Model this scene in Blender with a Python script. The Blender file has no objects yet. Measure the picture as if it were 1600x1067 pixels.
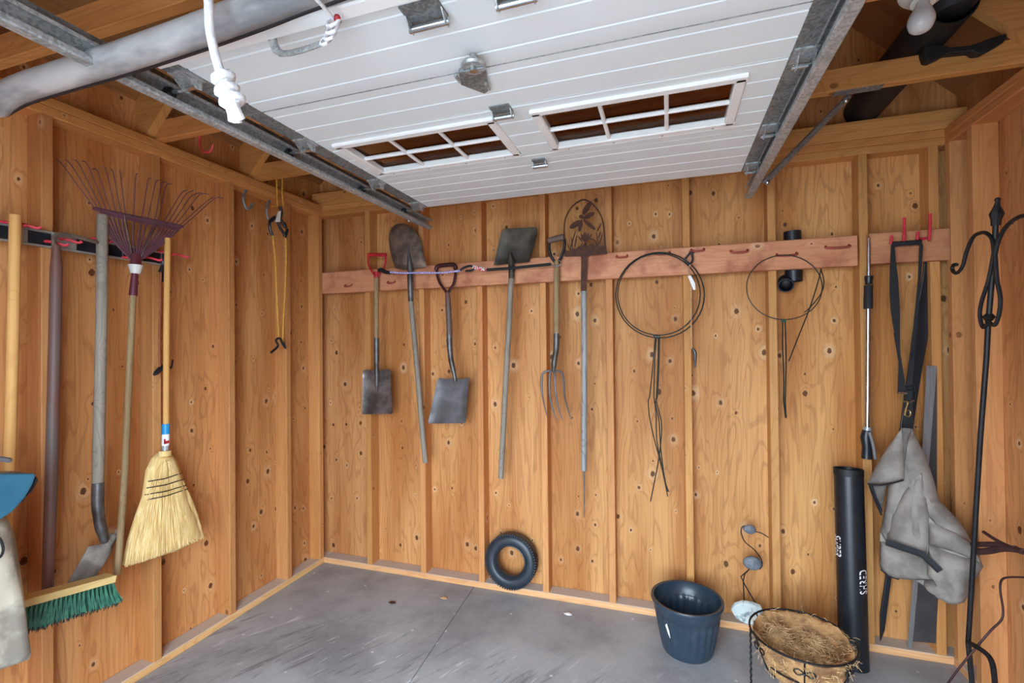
import bpy, math, random
from mathutils import Vector, Matrix, noise
from mathutils.geometry import delaunay_2d_cdt
random.seed(7)
sc = bpy.context.scene
COL = sc.collection
V = Vector

# ------------------------------------------------------------------ camera
FPX, YAW, PITCH, ROLL = 738.6, 0.3187, 0.0088, -0.0098
CAM = V((2.266, -2.693, 1.482))
_f = V((-math.sin(YAW)*math.cos(PITCH), math.cos(YAW)*math.cos(PITCH), math.sin(PITCH)))
_r = V((math.cos(YAW), math.sin(YAW), 0)); _u = _r.cross(_f)
RIGHT = _r*math.cos(ROLL) + _u*math.sin(ROLL); UP = _u*math.cos(ROLL) - _r*math.sin(ROLL); FWD = _f
cd = bpy.data.cameras.new('camera'); cam = bpy.data.objects.new('camera', cd); COL.objects.link(cam)
cd.lens = FPX/1600*36; cd.sensor_width = 36; cd.clip_start = 0.02
M = Matrix((RIGHT, UP, -FWD)).transposed().to_4x4(); M.translation = CAM
cam.matrix_world = M
sc.camera = cam

# ------------------------------------------------------------------ daylight: soft overcast sky
w = bpy.data.worlds.new('sky'); sc.world = w; w.use_nodes = True
bg = w.node_tree.nodes['Background']; bg.inputs[0].default_value = (0.78, 0.94, 1.10, 1); bg.inputs[1].default_value = 17.0
sc.view_settings.view_transform = 'Standard'; sc.view_settings.look = 'None'
sc.view_settings.exposure = 0.0; sc.view_settings.gamma = 1; sc.view_settings.use_curve_mapping = False
sc.cycles.max_bounces = 10; sc.cycles.diffuse_bounces = 7; sc.cycles.caustics_reflective = False; sc.cycles.caustics_refractive = False
pl = bpy.data.lights.new('doorway_portal', 'AREA'); pl.shape = 'RECTANGLE'; pl.size = 1.7; pl.size_y = 2.1
plo = bpy.data.objects.new('doorway_portal', pl); COL.objects.link(plo); plo.location = (1.9, -3.12, 1.05)
plo.rotation_euler = (math.radians(90), 0, 0); pl.cycles.is_portal = True

# ------------------------------------------------------------------ helpers
def at(px, py, axis, val):
    d = RIGHT*((px-800)/FPX) - UP*((py-533.5)/FPX) + FWD
    return CAM + d*((val-CAM[axis])/d[axis])
def B(px, py, y=-0.05): return at(px, py, 1, y)
def L(px, py, x=0.05): return at(px, py, 0, x)
def Rw(px, py, x=3.44): return at(px, py, 0, x)
def Zm(ox, oy, s, pts): return [(ox+a/s, oy+b/s) for a, b in pts]

class MB:
    def __init__(s): s.v = []; s.f = []
    def add(s, vs, fs):
        o = len(s.v); s.v += [V(p) for p in vs]; s.f += [tuple(i+o for i in f) for f in fs]; return s
    def box(s, a, b):
        x0, y0, z0 = a; x1, y1, z1 = b
        return s.add([(x0,y0,z0),(x1,y0,z0),(x1,y1,z0),(x0,y1,z0),(x0,y0,z1),(x1,y0,z1),(x1,y1,z1),(x0,y1,z1)],
                     [(0,3,2,1),(4,5,6,7),(0,1,5,4),(1,2,6,5),(2,3,7,6),(3,0,4,7)])
    def bbox(s, a, b, c=0.004):   # box with chamfered long edges (grain along the longest side)
        a = V(a); b = V(b); d = b-a; k = max(range(3), key=lambda i: d[i]); i, j = [(1,2),(2,0),(0,1)][k]
        o = []
        for (p, q) in [(a[i]+c,a[j]),(b[i]-c,a[j]),(b[i],a[j]+c),(b[i],b[j]-c),(b[i]-c,b[j]),(a[i]+c,b[j]),(a[i],b[j]-c),(a[i],a[j]+c)]:
            v = V((0,0,0)); v[i] = p; v[j] = q; v[k] = a[k]; o.append(v)
        e = V((0,0,0)); e[k] = d[k]
        return s.prism(o, e)
    def prism(s, outline, ext):
        o = [V(p) for p in outline]; n = len(o); e = V(ext)
        nn = V((0,0,0))
        for i in range(n): nn += o[i].cross(o[(i+1) % n])
        if nn.dot(e) > 0: o.reverse()
        return s.add(o+[p+e for p in o], [tuple(range(n)), tuple(range(2*n-1, n-1, -1))] + [(i, i+n, (i+1) % n+n, (i+1) % n) for i in range(n)])
    def tube(s, pts, r, n=8, closed=False, flat=None, twist=0):
        pts = [V(p) for p in pts]; m = len(pts); rs = r if isinstance(r, (list, tuple)) else [r]*m
        vs = []; nrm = None
        for i in range(m):
            if closed: t = pts[(i+1) % m]-pts[i-1]
            else: t = pts[min(i+1, m-1)]-pts[max(i-1, 0)]
            if t.length < 1e-9: t = V((0,0,1))
            t.normalize()
            if nrm is None:
                nrm = t.orthogonal().normalized() if flat is None else (V(flat)-t*t.dot(V(flat))).normalized()
            else:
                nrm = nrm-t*t.dot(nrm); nrm = nrm.normalized() if nrm.length > 1e-6 else t.orthogonal().normalized()
            bn = t.cross(nrm); rr = rs[i]; ra, rb = rr if isinstance(rr, tuple) else (rr, rr)
            for k in range(n):
                a = 2*math.pi*(k+.5)/n; vs.append(pts[i]+nrm*(math.cos(a)*ra)+bn*(math.sin(a)*rb))
        fs = []
        for i in range(m if closed else m-1):
            for k in range(n):
                a = i*n+k; b = i*n+(k+1) % n; c = ((i+1) % m)*n+(k+1) % n; d = ((i+1) % m)*n+k
                fs.append((a, b, c, d))
        if not closed: fs += [tuple(range(n-1, -1, -1)), tuple((m-1)*n+k for k in range(n))]
        return s.add(vs, fs)
    def lathe(s, prof, org, ax=(0,0,1), n=28, closed=False, rfun=None):
        ax = V(ax).normalized(); u = ax.orthogonal().normalized(); w_ = ax.cross(u); org = V(org); vs = []; m = len(prof)
        for i, (r, h) in enumerate(prof):
            for k in range(n):
                a = 2*math.pi*k/n; rr = r if rfun is None else rfun(r, h, a, i)
                vs.append(org+ax*h+u*(math.cos(a)*rr)+w_*(math.sin(a)*rr))
        fs = []
        for i in range(m if closed else m-1):
            for k in range(n):
                fs.append((i*n+k, i*n+(k+1) % n, ((i+1) % m)*n+(k+1) % n, ((i+1) % m)*n+k))
        return s.add(vs, fs)
    def ball(s, c, r, n=12, sq=(1,1,1)):
        c = V(c); m = n//2; vs = [c+V((0,0,-r*sq[2]))]; fs = []
        for i in range(1, m):
            t = math.pi*i/m
            for k in range(n):
                a = 2*math.pi*k/n; vs.append(c+V((r*sq[0]*math.sin(t)*math.cos(a), r*sq[1]*math.sin(t)*math.sin(a), -r*sq[2]*math.cos(t))))
        vs.append(c+V((0,0,r*sq[2]))); e = len(vs)-1
        for k in range(n):
            fs.append((0, 1+(k+1) % n, 1+k)); fs.append((e, e-n+k, e-n+(k+1) % n))
            for i in range(m-2): fs.append((1+i*n+k, 1+i*n+(k+1) % n, 1+(i+1)*n+(k+1) % n, 1+(i+1)*n+k))
        return s.add(vs, fs)

def smooth_path(pts, k=4, closed=False):
    pts = [V(p) for p in pts]; n = len(pts); out = []
    for i in range(n if closed else n-1):
        if closed: p0, p1, p2, p3 = pts[i-1], pts[i], pts[(i+1) % n], pts[(i+2) % n]
        else: p0, p1, p2, p3 = pts[max(i-1,0)], pts[i], pts[i+1], pts[min(i+2,n-1)]
        for j in range(k):
            t = j/k
            out.append(.5*((2*p1)+(p2-p0)*t+(2*p0-5*p1+4*p2-p3)*t*t+(3*p1-p0-3*p2+p3)*t*t*t))
    if not closed: out.append(pts[-1])
    return out

def puff(outline, nrm, depth, res, edge=None, folds=0.0, fscale=9, back=True, thick=0.003, fn=None, seed=0):
    """cloth/blade surface over a planar outline, bulging along nrm"""
    o = [V(p) for p in outline]; nrm = V(nrm).normalized(); org = o[0]
    u = (o[1]-o[0]); u = (u-nrm*u.dot(nrm)).normalized(); v = nrm.cross(u)
    P2 = [V(((p-org).dot(u), (p-org).dot(v))) for p in o]
    dense = []
    for i, a in enumerate(P2):
        b = P2[(i+1) % len(P2)]; k = max(1, int((b-a).length/res))
        dense += [a+(b-a)*(j/k) for j in range(k)]
    P2 = dense; n = len(P2)
    def inside(q):
        c = False
        for i in range(n):
            a, b = P2[i], P2[i-1]
            if (a.y > q.y) != (b.y > q.y) and q.x < (b.x-a.x)*(q.y-a.y)/(b.y-a.y)+a.x: c = not c
        return c
    def bd(q):
        m = 1e9
        for i in range(n):
            a, b = P2[i], P2[(i+1) % n]; ab = b-a; t = max(0, min(1, (q-a).dot(ab)/max(ab.length_squared, 1e-12)))
            m = min(m, (q-a-ab*t).length)
        return m
    x0 = min(p.x for p in P2); x1 = max(p.x for p in P2); y0 = min(p.y for p in P2); y1 = max(p.y for p in P2)
    if edge is None: edge = min(x1-x0, y1-y0)*.45
    pts = list(P2); y = y0+res/2; row = 0
    while y < y1:
        x = x0+res/2+(res/2 if row % 2 else 0)
        while x < x1:
            q = V((x, y))
            if inside(q) and bd(q) > res*.45: pts.append(q)
            x += res
        y += res*.866; row += 1
    r = delaunay_2d_cdt(pts, [(i, (i+1) % n) for i in range(n)], [], 1, 1e-6)
    vs2, fs = r[0], r[2]; m = len(vs2); front = []; bk = []
    for q in vs2:
        q = V(q); d = bd(q); t = min(d/edge, 1); h = depth*math.sqrt(max(0, 1-(1-t)**2))
        p = org+u*q.x+v*q.y
        if folds: h += folds*min(1, d/(edge*.4))*noise.noise(V((p.x*fscale+seed, p.y*fscale, p.z*fscale*.45+seed)))
        if fn: h += fn(p, d)
        front.append(p+nrm*h); bk.append(p+nrm*(h-thick if back == 'follow' else -thick))
    mb = MB(); fl = []
    for f in fs:
        a, b, c = [vs2[i] for i in f[:3]]
        ccw = (b[0]-a[0])*(c[1]-a[1])-(b[1]-a[1])*(c[0]-a[0]) > 0
        fl.append(tuple(f) if ccw else tuple(reversed(f)))
    faces = list(fl)
    if back:
        faces += [tuple(reversed([i+m for i in f])) for f in fl]
        ec = {}
        for f in fl:
            for i in range(len(f)):
                e = (f[i], f[(i+1) % len(f)]); ec[e] = 1
        for (a, b) in ec:
            if (b, a) not in ec: faces.append((b, a, a+m, b+m))
        mb.add(front+bk, faces)
    else: mb.add(front, faces)
    return mb

WORLD = {}
def build(mb, name, mat, parent=None, smooth=False, bevel=0, label=None):
    lo = V([min(p[i] for p in mb.v) for i in range(3)]); hi = V([max(p[i] for p in mb.v) for i in range(3)]); c = (lo+hi)/2
    me = bpy.data.meshes.new(name); me.from_pydata([tuple(p-c) for p in mb.v], [], mb.f); me.update()
    if smooth:
        me.polygons.foreach_set('use_smooth', [True]*len(me.polygons)); me.set_sharp_from_angle(angle=math.radians(smooth if smooth > 1 else 40))
    me.materials.append(mat)
    o = bpy.data.objects.new(name, me); COL.objects.link(o); WORLD[o.name] = c
    if parent: o.parent = parent; o.location = c-WORLD[parent.name]
    else: o.location = c
    if bevel:
        b = o.modifiers.new('bevel', 'BEVEL'); b.width = bevel; b.segments = 2; b.limit_method = 'ANGLE'
    if label: o['label'] = label
    return o
def copy_part(o, delta, parent=None):
    c = o.copy(); COL.objects.link(c); WORLD[c.name] = WORLD[o.name]+V(delta)
    par = parent or o.parent
    c.parent = par; c.location = WORLD[c.name]-(WORLD[par.name] if par else V((0,0,0)))
    return c
def tag(o, label, cat=None, group=None, kind=None):
    o['label'] = label
    if cat: o['category'] = cat
    if group: o['group'] = group
    if kind: o['kind'] = kind
    return o
def thing(name, label, cat, loc, group=None, kind=None):
    o = bpy.data.objects.new(name, None); COL.objects.link(o); o.location = V(loc); o.empty_display_size = .05
    WORLD[o.name] = V(loc); return tag(o, label, cat, group, kind)

# ------------------------------------------------------------------ materials
def lin(c):
    return tuple(((x/255)/12.92 if x/255 <= .04045 else ((x/255+.055)/1.055)**2.4) for x in c)+(1,)
class NT:
    def __init__(s, name):
        s.m = bpy.data.materials.new(name); s.m.use_nodes = True; s.t = s.m.node_tree; s.b = s.t.nodes['Principled BSDF']
    def n(s, typ, **kw):
        nd = s.t.nodes.new(typ)
        for k, v in kw.items():
            if k.startswith('_'): setattr(nd, k[1:], v)
        for k, v in kw.items():
            if k.startswith('_'): continue
            key = int(k[1:]) if k[0] == 'i' and k[1:].isdigit() else k.replace('__', ' ')
            s.put(nd.inputs[key], v)
        return nd
    def put(s, inp, v):
        if isinstance(v, bpy.types.NodeSocket): s.t.links.new(v, inp)
        else: inp.default_value = v
    def math(s, op, a, b=0.0, c=None, clamp=False):
        nd = s.n('ShaderNodeMath', _operation=op, _use_clamp=clamp, i0=a, i1=b)
        if c is not None: s.put(nd.inputs[2], c)
        return nd.outputs[0]
    def mix(s, f, a, b, mode='MIX'):
        nd = s.n('ShaderNodeMix', _data_type='RGBA', _blend_type=mode); s.put(nd.inputs[0], f); s.put(nd.inputs[6], a); s.put(nd.inputs[7], b); return nd.outputs[2]
    def ss(s, x, a, b):
        nd = s.n('ShaderNodeMapRange', _interpolation_type='SMOOTHSTEP', i0=x, i1=a, i2=b); return nd.outputs[0]
    def noise(s, vec, scale, detail=3, rough=.5, dist=0):
        return s.n('ShaderNodeTexNoise', Vector=vec, Scale=scale, Detail=detail, Roughness=rough, Distortion=dist).outputs[0]
    def bump(s, h, strength, dist=.01):
        s.t.links.new(s.n('ShaderNodeBump', Height=h, Strength=strength, Distance=dist).outputs[0], s.b.inputs['Normal'])

def plain(name, col, rough=.6, metal=0, col2=None, scale=14, bump=0, lo=.35, hi=.65, stretch=(1,1,1), spec=.5, detail=4):
    t = NT(name); tc = t.n('ShaderNodeTexCoord').outputs['Object']
    mp = t.n('ShaderNodeMapping', Vector=tc, Scale=stretch).outputs[0]
    nz = t.noise(mp, scale, detail, .6)
    c1 = lin(col); c2 = lin(col2) if col2 else tuple(x*.78 for x in c1[:3])+(1,)
    t.put(t.b.inputs['Base Color'], t.mix(t.ss(nz, lo, hi), c1, c2))
    t.b.inputs['Roughness'].default_value = rough; t.b.inputs['Metallic'].default_value = metal
    t.b.inputs['Specular IOR Level'].default_value = spec
    if bump: t.bump(nz, bump)
    return t.m

def wood(name, base, light, dark, axis=2, knots=1.0, kscale=(6.5, 3.4), contour=.35, dust=False, worn=None, rough=.62, nk=.6):
    t = NT(name); tc = t.n('ShaderNodeTexCoord').outputs['Object']; rnd = t.n('ShaderNodeObjectInfo').outputs['Random']
    sx = t.n('ShaderNodeSeparateXYZ', Vector=tc); ax = [sx.outputs[i] for i in range(3)]
    a, b = [ax[i] for i in range(3) if i != axis]
    off = t.math('MULTIPLY', rnd, 37.0)
    u = t.math('ADD', t.math('ADD', a, t.math('MULTIPLY', b, 1.0)), off); v = t.math('ADD', ax[axis], t.math('MULTIPLY', rnd, 61.0))
    # knots
    kv = t.n('ShaderNodeCombineXYZ', X=t.math('MULTIPLY', u, kscale[0]), Y=t.math('MULTIPLY', v, kscale[1])).outputs[0]
    vo = t.n('ShaderNodeTexVoronoi', _voronoi_dimensions='2D', _feature='F1', Vector=kv, Scale=1.0, Randomness=.95)
    cs = t.n('ShaderNodeSeparateColor', Color=vo.outputs['Color'])
    d = vo.outputs['Distance']
    # the cell metric is stretched: undo it so that knots stay nearly round
    rel = t.n('ShaderNodeVectorMath', _operation='SUBTRACT', i0=kv, i1=vo.outputs['Position']).outputs[0]
    rs = t.n('ShaderNodeSeparateXYZ', Vector=rel)
    du = t.math('DIVIDE', rs.outputs[0], kscale[0]); dv = t.math('DIVIDE', rs.outputs[1], kscale[1]*1.35)
    dist = t.math('SQRT', t.math('ADD', t.math('MULTIPLY', du, du), t.math('MULTIPLY', dv, dv)))
    has = t.ss(cs.outputs[0], nk, nk+.04)      # 1 where no knot
    has = t.math('SUBTRACT', 1.0, has)
    size = t.math('ADD', .0035, t.math('MULTIPLY', t.math('POWER', cs.outputs[1], 1.5), .0095))
    q = t.math('DIVIDE', dist, size)
    wob = t.noise(tc, 90, 2)
    q = t.math('ADD', q, t.math('MULTIPLY', t.math('SUBTRACT', wob, .5), .7))
    knot = t.math('MULTIPLY', t.math('SUBTRACT', 1.0, t.ss(q, .75, 1.1)), has)
    halo = t.math('MULTIPLY', t.math('SUBTRACT', 1.0, t.ss(q, 1.2, 3.6)), has)
    # grain
    gv = t.n('ShaderNodeCombineXYZ', X=t.math('MULTIPLY', u, 7.5), Y=t.math('MULTIPLY', v, .85), Z=off).outputs[0]
    g = t.noise(gv, 1.0, 2.5, .5, .25)
    swirl = t.math('MULTIPLY', has, t.math('POWER', 2.718, t.math('MULTIPLY', q, -.45)))
    g = t.math('ADD', g, t.math('MULTIPLY', swirl, .22))
    rings = t.math('SINE', t.math('MULTIPLY', g, 80.0))
    line = t.ss(rings, .45, 1.0)
    fv = t.n('ShaderNodeCombineXYZ', X=t.math('MULTIPLY', u, 95.0), Y=t.math('MULTIPLY', v, 2.2), Z=off).outputs[0]
    fine = t.noise(fv, 1.0, 3, .6)
    lv = t.n('ShaderNodeCombineXYZ', X=t.math('MULTIPLY', u, 4.5), Y=t.math('MULTIPLY', v, .6), Z=off).outputs[0]
    low = t.noise(lv, 1.0, 2, .5)
    c = t.mix(t.ss(low, .3, .7), lin(base), lin(light))
    c = t.mix(t.math('MULTIPLY', t.ss(fine, .4, .75), .35), c, lin(dark))
    c = t.mix(t.math('MULTIPLY', line, contour), c, lin(dark))
    c = t.mix(t.math('MULTIPLY', t.math('MULTIPLY', halo, t.math('POWER', cs.outputs[2], 2.0)), .42*knots), c, lin((248, 214, 170)))
    c = t.mix(t.math('MULTIPLY', knot, .92*knots), c, lin((84, 44, 22)))
    hs = t.n('ShaderNodeHueSaturation', Hue=t.math('ADD', .494, t.math('MULTIPLY', rnd, .012)), Saturation=1.0,
             Value=t.math('ADD', .9, t.math('MULTIPLY', t.math('FRACT', t.math('MULTIPLY', rnd, 7.3)), .17)), Color=c)
    c = hs.outputs[0]
    if worn:
        c = t.mix(t.ss(t.noise(tc, 5, 4, .65), .45, .7), c, lin(worn))
    if dust:
        nz = t.n('ShaderNodeSeparateXYZ', Vector=t.n('ShaderNodeNewGeometry').outputs['Normal']).outputs[2]
        f = t.math('MULTIPLY', t.ss(nz, .5, .9), t.math('ADD', .75, t.math('MULTIPLY', fine, .25)))
        c = t.mix(f, c, lin((196, 190, 182)))
    t.put(t.b.inputs['Base Color'], c); t.b.inputs['Roughness'].default_value = rough
    t.b.inputs['Specular IOR Level'].default_value = .3
    t.bump(t.math('ADD', t.math('MULTIPLY', line, .5), fine), .12, .004)
    return t.m

def concrete():
    t = NT('concrete'); tc = t.n('ShaderNodeTexCoord').outputs['Object']
    n1 = t.noise(tc, 2.2, 5, .6); n2 = t.noise(tc, 55, 3, .6)
    st = t.n('ShaderNodeMapping', _vector_type='TEXTURE', Vector=tc, Rotation=(0, 0, math.radians(62)), Scale=(.28, .034, .3)).outputs[0]
    n3 = t.noise(st, 1.0, 5, .65, .6)
    zone = t.ss(t.n('ShaderNodeSeparateXYZ', Vector=tc).outputs[1], 1.2, .75)
    c = t.mix(t.ss(n1, .35, .7), lin((176, 178, 180)), lin((142, 143, 146)))
    c = t.mix(t.math('MULTIPLY', t.ss(n3, .54, .66), t.math('MULTIPLY', zone, .75)), c, lin((112, 111, 113)))
    c = t.mix(t.math('MULTIPLY', t.ss(n3, .40, .33), t.math('MULTIPLY', zone, .7)), c, lin((228, 228, 230)))
    c = t.mix(t.math('MULTIPLY', t.ss(n2, .62, .75), .3), c, lin((214, 213, 212)))
    sp = t.n('ShaderNodeTexVoronoi', Vector=tc, Scale=9.0, Randomness=1.0)
    c = t.mix(t.math('MULTIPLY', t.ss(sp.outputs['Distance'], .085, .05), .7), c, lin((226, 224, 220)))
    t.put(t.b.inputs['Base Color'], c); t.b.inputs['Roughness'].default_value = .78; t.b.inputs['Specular IOR Level'].default_value = .3
    t.bump(t.math('ADD', n3, t.math('MULTIPLY', n2, .4)), .12, .004); return t.m

def galv(name='galvanised', col=(186, 190, 192), rough=.38, col2=(146, 150, 152), met=.35):
    t = NT(name); tc = t.n('ShaderNodeTexCoord').outputs['Object']
    vo = t.n('ShaderNodeTexVoronoi', Vector=tc, Scale=140.0).outputs['Color']
    n1 = t.noise(tc, 18, 4, .6); k = t.math('ADD', t.math('MULTIPLY', t.n('ShaderNodeSeparateColor', Color=vo).outputs[0], .4), t.math('MULTIPLY', n1, .6))
    t.put(t.b.inputs['Base Color'], t.mix(t.ss(k, .3, .7), lin(col), lin(col2)))
    t.b.inputs['Metallic'].default_value = met; t.put(t.b.inputs['Roughness'], t.math('ADD', rough-.1, t.math('MULTIPLY', n1, .2)))
    return t.m
def glass(name):
    t = NT(name); t.b.inputs['Base Color'].default_value = (.97, .98, .97, 1); t.b.inputs['Roughness'].default_value = .01
    t.b.inputs['Transmission Weight'].default_value = 1; t.b.inputs['IOR'].default_value = 1.05; return t.m

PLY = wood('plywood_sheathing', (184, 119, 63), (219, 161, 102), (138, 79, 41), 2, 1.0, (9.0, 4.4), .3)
STUD = wood('stud_lumber', (194, 133, 76), (212, 154, 96), (158, 98, 52), 2, .7, (9, 2.2), .2, nk=.35)
PLATEX = wood('plate_lumber_across', (216, 160, 104), (226, 178, 124), (180, 116, 64), 0, .7, (9, 2.2), .25, dust=True)
PLATEY = wood('plate_lumber_deep', (216, 160, 104), (226, 178, 124), (180, 116, 64), 1, .7, (9, 2.2), .25, dust=True)
LUMX = wood('framing_lumber_across', (200, 134, 76), (212, 148, 88), (158, 96, 50), 0, .7, (9, 2.2), .25)
LUMY = wood('framing_lumber_deep', (200, 134, 76), (212, 148, 88), (158, 96, 50), 1, .7, (9, 2.2), .25)
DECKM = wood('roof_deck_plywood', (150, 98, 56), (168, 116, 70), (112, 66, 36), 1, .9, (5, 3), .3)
RAIL = wood('red_stained_rail', (201, 138, 98), (212, 152, 112), (176, 108, 72), 0, .8, (7, 2.4), .25, worn=(170, 104, 76))
HANDLE_G = wood('weathered_handle', (134, 124, 112), (152, 142, 128), (94, 86, 78), 2, .0, (30, 4), .3)
HANDLE_B = wood('brown_handle', (146, 118, 84), (166, 138, 102), (104, 80, 54), 2, .0, (30, 4), .3)
HANDLE_N = wood('new_handle', (214, 160, 96), (226, 176, 112), (186, 128, 70), 2, .0, (30, 3), .2)
HANDLE_GREY = wood('silvery_handle', (150, 150, 150), (176, 175, 172), (98, 98, 100), 2, .0, (30, 3), .5)
HANDLE_R = plain('worn_red_handle', (110, 70, 60), .55, 0, (96, 86, 82), 9, stretch=(1, 1, .25))
CONC = concrete()
GALV = galv(); GALVD = galv('galvanised_dull', (140, 144, 146), .45, (104, 108, 110))
CHROME = plain('bright_steel', (206, 208, 210), .22, .95, (180, 182, 184))
WHITE = plain('white_door_paint', (228, 235, 238), .42, 0, (225, 232, 236), 3, .0)
WHITEF = plain('white_vinyl', (240, 240, 240), .4, 0, (232, 232, 232), 3)
PORC = plain('white_porcelain', (222, 220, 214), .25, 0, (210, 208, 202), 3)
BULBM = plain('frosted_bulb', (196, 194, 194), .18, 0, (188, 186, 188), 3)
GLASS = glass('window_glass')
STEEL = plain('tool_steel', (112, 110, 110), .45, .6, (72, 66, 62), 10, .1)
STEELB = plain('worn_blade_steel', (150, 146, 144), .38, .7, (96, 90, 88), 7, .1)
STEELG = plain('dull_grey_blade', (112, 110, 114), .5, .35, (92, 88, 88), 9, .1)
DIRTY = plain('soil_caked_blade', (168, 164, 156), .7, .1, (116, 108, 100), 9, .2)
STEELR = plain('rusty_blade_steel', (128, 108, 94), .6, .35, (84, 68, 60), 11, .15)
STEELD = plain('dark_scoop_steel', (86, 78, 66), .55, .4, (56, 50, 44), 9, .15)
RUST = plain('brown_rust', (92, 52, 34), .75, .15, (66, 36, 26), 30, .2)
IRON = plain('black_iron', (34, 35, 38), .5, .3, (24, 24, 27), 25, .1)
WIREG = plain('green_black_wire', (40, 50, 44), .45, .1, (30, 36, 34), 30)
BLACK = plain('black_plastic', (30, 34, 40), .38, 0, (22, 26, 32), 12)
BLACKM = plain('matt_black_plastic', (20, 21, 24), .6, 0, (16, 17, 19), 10)
WEB = plain('black_webbing', (30, 33, 36), .75, 0, (22, 24, 28), 200, .2)
POTM = plain('nursery_pot_plastic', (44, 58, 72), .32, 0, (60, 70, 82), 7, lo=.45, hi=.75)
RUBBER = plain('tire_rubber', (44, 52, 62), .42, 0, (34, 40, 48), 14)
REDP = plain('red_plastic', (196, 40, 52), .4, 0, (172, 34, 44), 10)
REDC = plain('faded_red_coating', (172, 72, 58), .6, 0, (140, 66, 52), 40)
REDH = plain('red_hook_coating', (214, 58, 72), .45, 0, (196, 44, 60), 30)
DARKRED = plain('dark_red_grip', (74, 26, 30), .4, 0, (42, 22, 24), 12)
GREYGRIP = plain('grey_brown_grip', (120, 100, 88), .6, 0, (96, 78, 68), 12)
MAROON = plain('maroon_paint', (102, 40, 52), .45, 0, (88, 34, 46), 10)
PURPLE = plain('purple_brown_enamel', (112, 72, 86), .5, .2, (96, 62, 70), 14)
YELLOW = plain('yellow_cord', (226, 172, 62), .6, 0, (206, 150, 46), 60)
BLUEC = plain('blue_white_cord', (112, 112, 214), .6, 0, (214, 214, 236), 160, lo=.45, hi=.55)
STRIPE = plain('red_white_cord', (190, 50, 60), .6, 0, (236, 232, 232), 90, lo=.48, hi=.52)
TANC = plain('tan_cord', (206, 168, 130), .7, 0, (180, 138, 100), 80)
BROWNC = plain('brown_red_cord', (158, 88, 52), .7, 0, (128, 66, 40), 150)
ROPE = plain('white_rope', (244, 246, 250), .8, 0, (226, 230, 238), 120, .3)
CANVAS = plain('beige_canvas', (196, 188, 168), .9, 0, (138, 130, 118), 6, .15, .42, .62)
WADER = plain('grey_wader_cloth', (148, 140, 131), .85, 0, (118, 110, 103), 9, .12, .4, .68)
WADER2 = plain('dark_wader_lining', (108, 102, 96), .9, 0, (92, 86, 81), 9, .1)
TEAL = plain('teal_plastic', (40, 92, 116), .35, 0, (52, 104, 126), 5)
STRAWM = plain('broom_straw', (240, 212, 150), .8, 0, (220, 184, 116), 60, .2, stretch=(1, 1, .12))
GREENB = plain('green_bristle', (62, 122, 98), .6, 0, (40, 94, 76), 50)
GREENB2 = plain('dark_bristle_tips', (30, 40, 38), .8, 0, (22, 30, 28), 60)
PALEWOOD = wood('pale_block_wood', (226, 192, 122), (234, 204, 140), (206, 164, 96), 1, .0, (9, 2.2), .15)
BLUECAP = plain('blue_cap', (36, 150, 206), .35, 0, (30, 140, 198), 8)
LABELM = plain('white_label', (238, 236, 234), .5, 0, (232, 230, 228), 8)
COIR = plain('coir_fibre', (190, 146, 96), .95, 0, (136, 98, 64), 14, .6, .38, .62)
COIR2 = plain('pale_coir_strand', (226, 194, 144), .9, 0, (180, 142, 94), 40)
STONE = plain('grey_pebble', (122, 128, 136), .65, 0, (92, 98, 106), 30, .2)
MARBLE = plain('pale_veined_stone', (206, 216, 212), .5, 0, (128, 140, 146), 20, .1, .5, .62)
FOIL = plain('dull_silver_strip', (182, 178, 172), .4, .5, (160, 154, 148), 9)
ALU = plain('brushed_aluminium', (166, 168, 170), .42, .75, (148, 150, 152), 40, stretch=(6, 6, .2))
ALUD = plain('dark_flashing_metal', (72, 68, 68), .5, .2, (62, 58, 58), 10)  # darker grey for the return face of the flashing
SEALM = plain('grey_seal_alu', (208, 209, 211), .38, .3, (128, 130, 134), 6, .1, .4, .62, (.35, 1, 1))
BRASS = plain('brass_clip', (196, 172, 120), .35, .9, (176, 150, 100), 20)
LEAD = plain('dark_red_rods', (72, 38, 38), .6, 0, (52, 28, 28), 20)
GRAVEL = plain('driveway_gravel', (174, 173, 170), .95, 0, (156, 155, 152), 30)
WINDOWLEAF = plain('green_twine', (40, 92, 66), .7, 0, (30, 74, 52), 40)

# ------------------------------------------------------------------ the room
W, HP, TOP, YF = 3.49, 2.39, 2.466, -3.05     # clear width, stud top, plate top, front wall
D2 = 0.089
fl = MB(); j0 = V((1.115, -0.006)); j1 = V((1.167, -0.849)); jd = (j1-j0)/(j1-j0).y*-1
def jx(y): return j0.x+(y-j0.y)*(j1.x-j0.x)/(j1.y-j0.y)
fl.prism([(-.089, .089, 0), (jx(.089)-.0025, .089, 0), (jx(YF-.1)-.0025, YF-.1, 0), (-.089, YF-.1, 0)], (0, 0, -.1))
fl.prism([(jx(.089)+.0025, .089, 0), (W+.089, .089, 0), (W+.089, YF-.1, 0), (jx(YF-.1)+.0025, YF-.1, 0)], (0, 0, -.1))
fl.box((-.089, YF-.1, -.1), (W+.089, .089, -.006))
tag(build(fl, 'floor', CONC), 'grey concrete slab floor with a narrow joint', kind='structure')
dr = MB().box((-14, -26, -.16), (18, YF-.1, -.1)); tag(build(dr, 'driveway', GRAVEL), 'pale gravel driveway outside the open doorway', kind='structure')

def wall(name, label, loc): return thing(name, label, None, loc, kind='structure')
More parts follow.
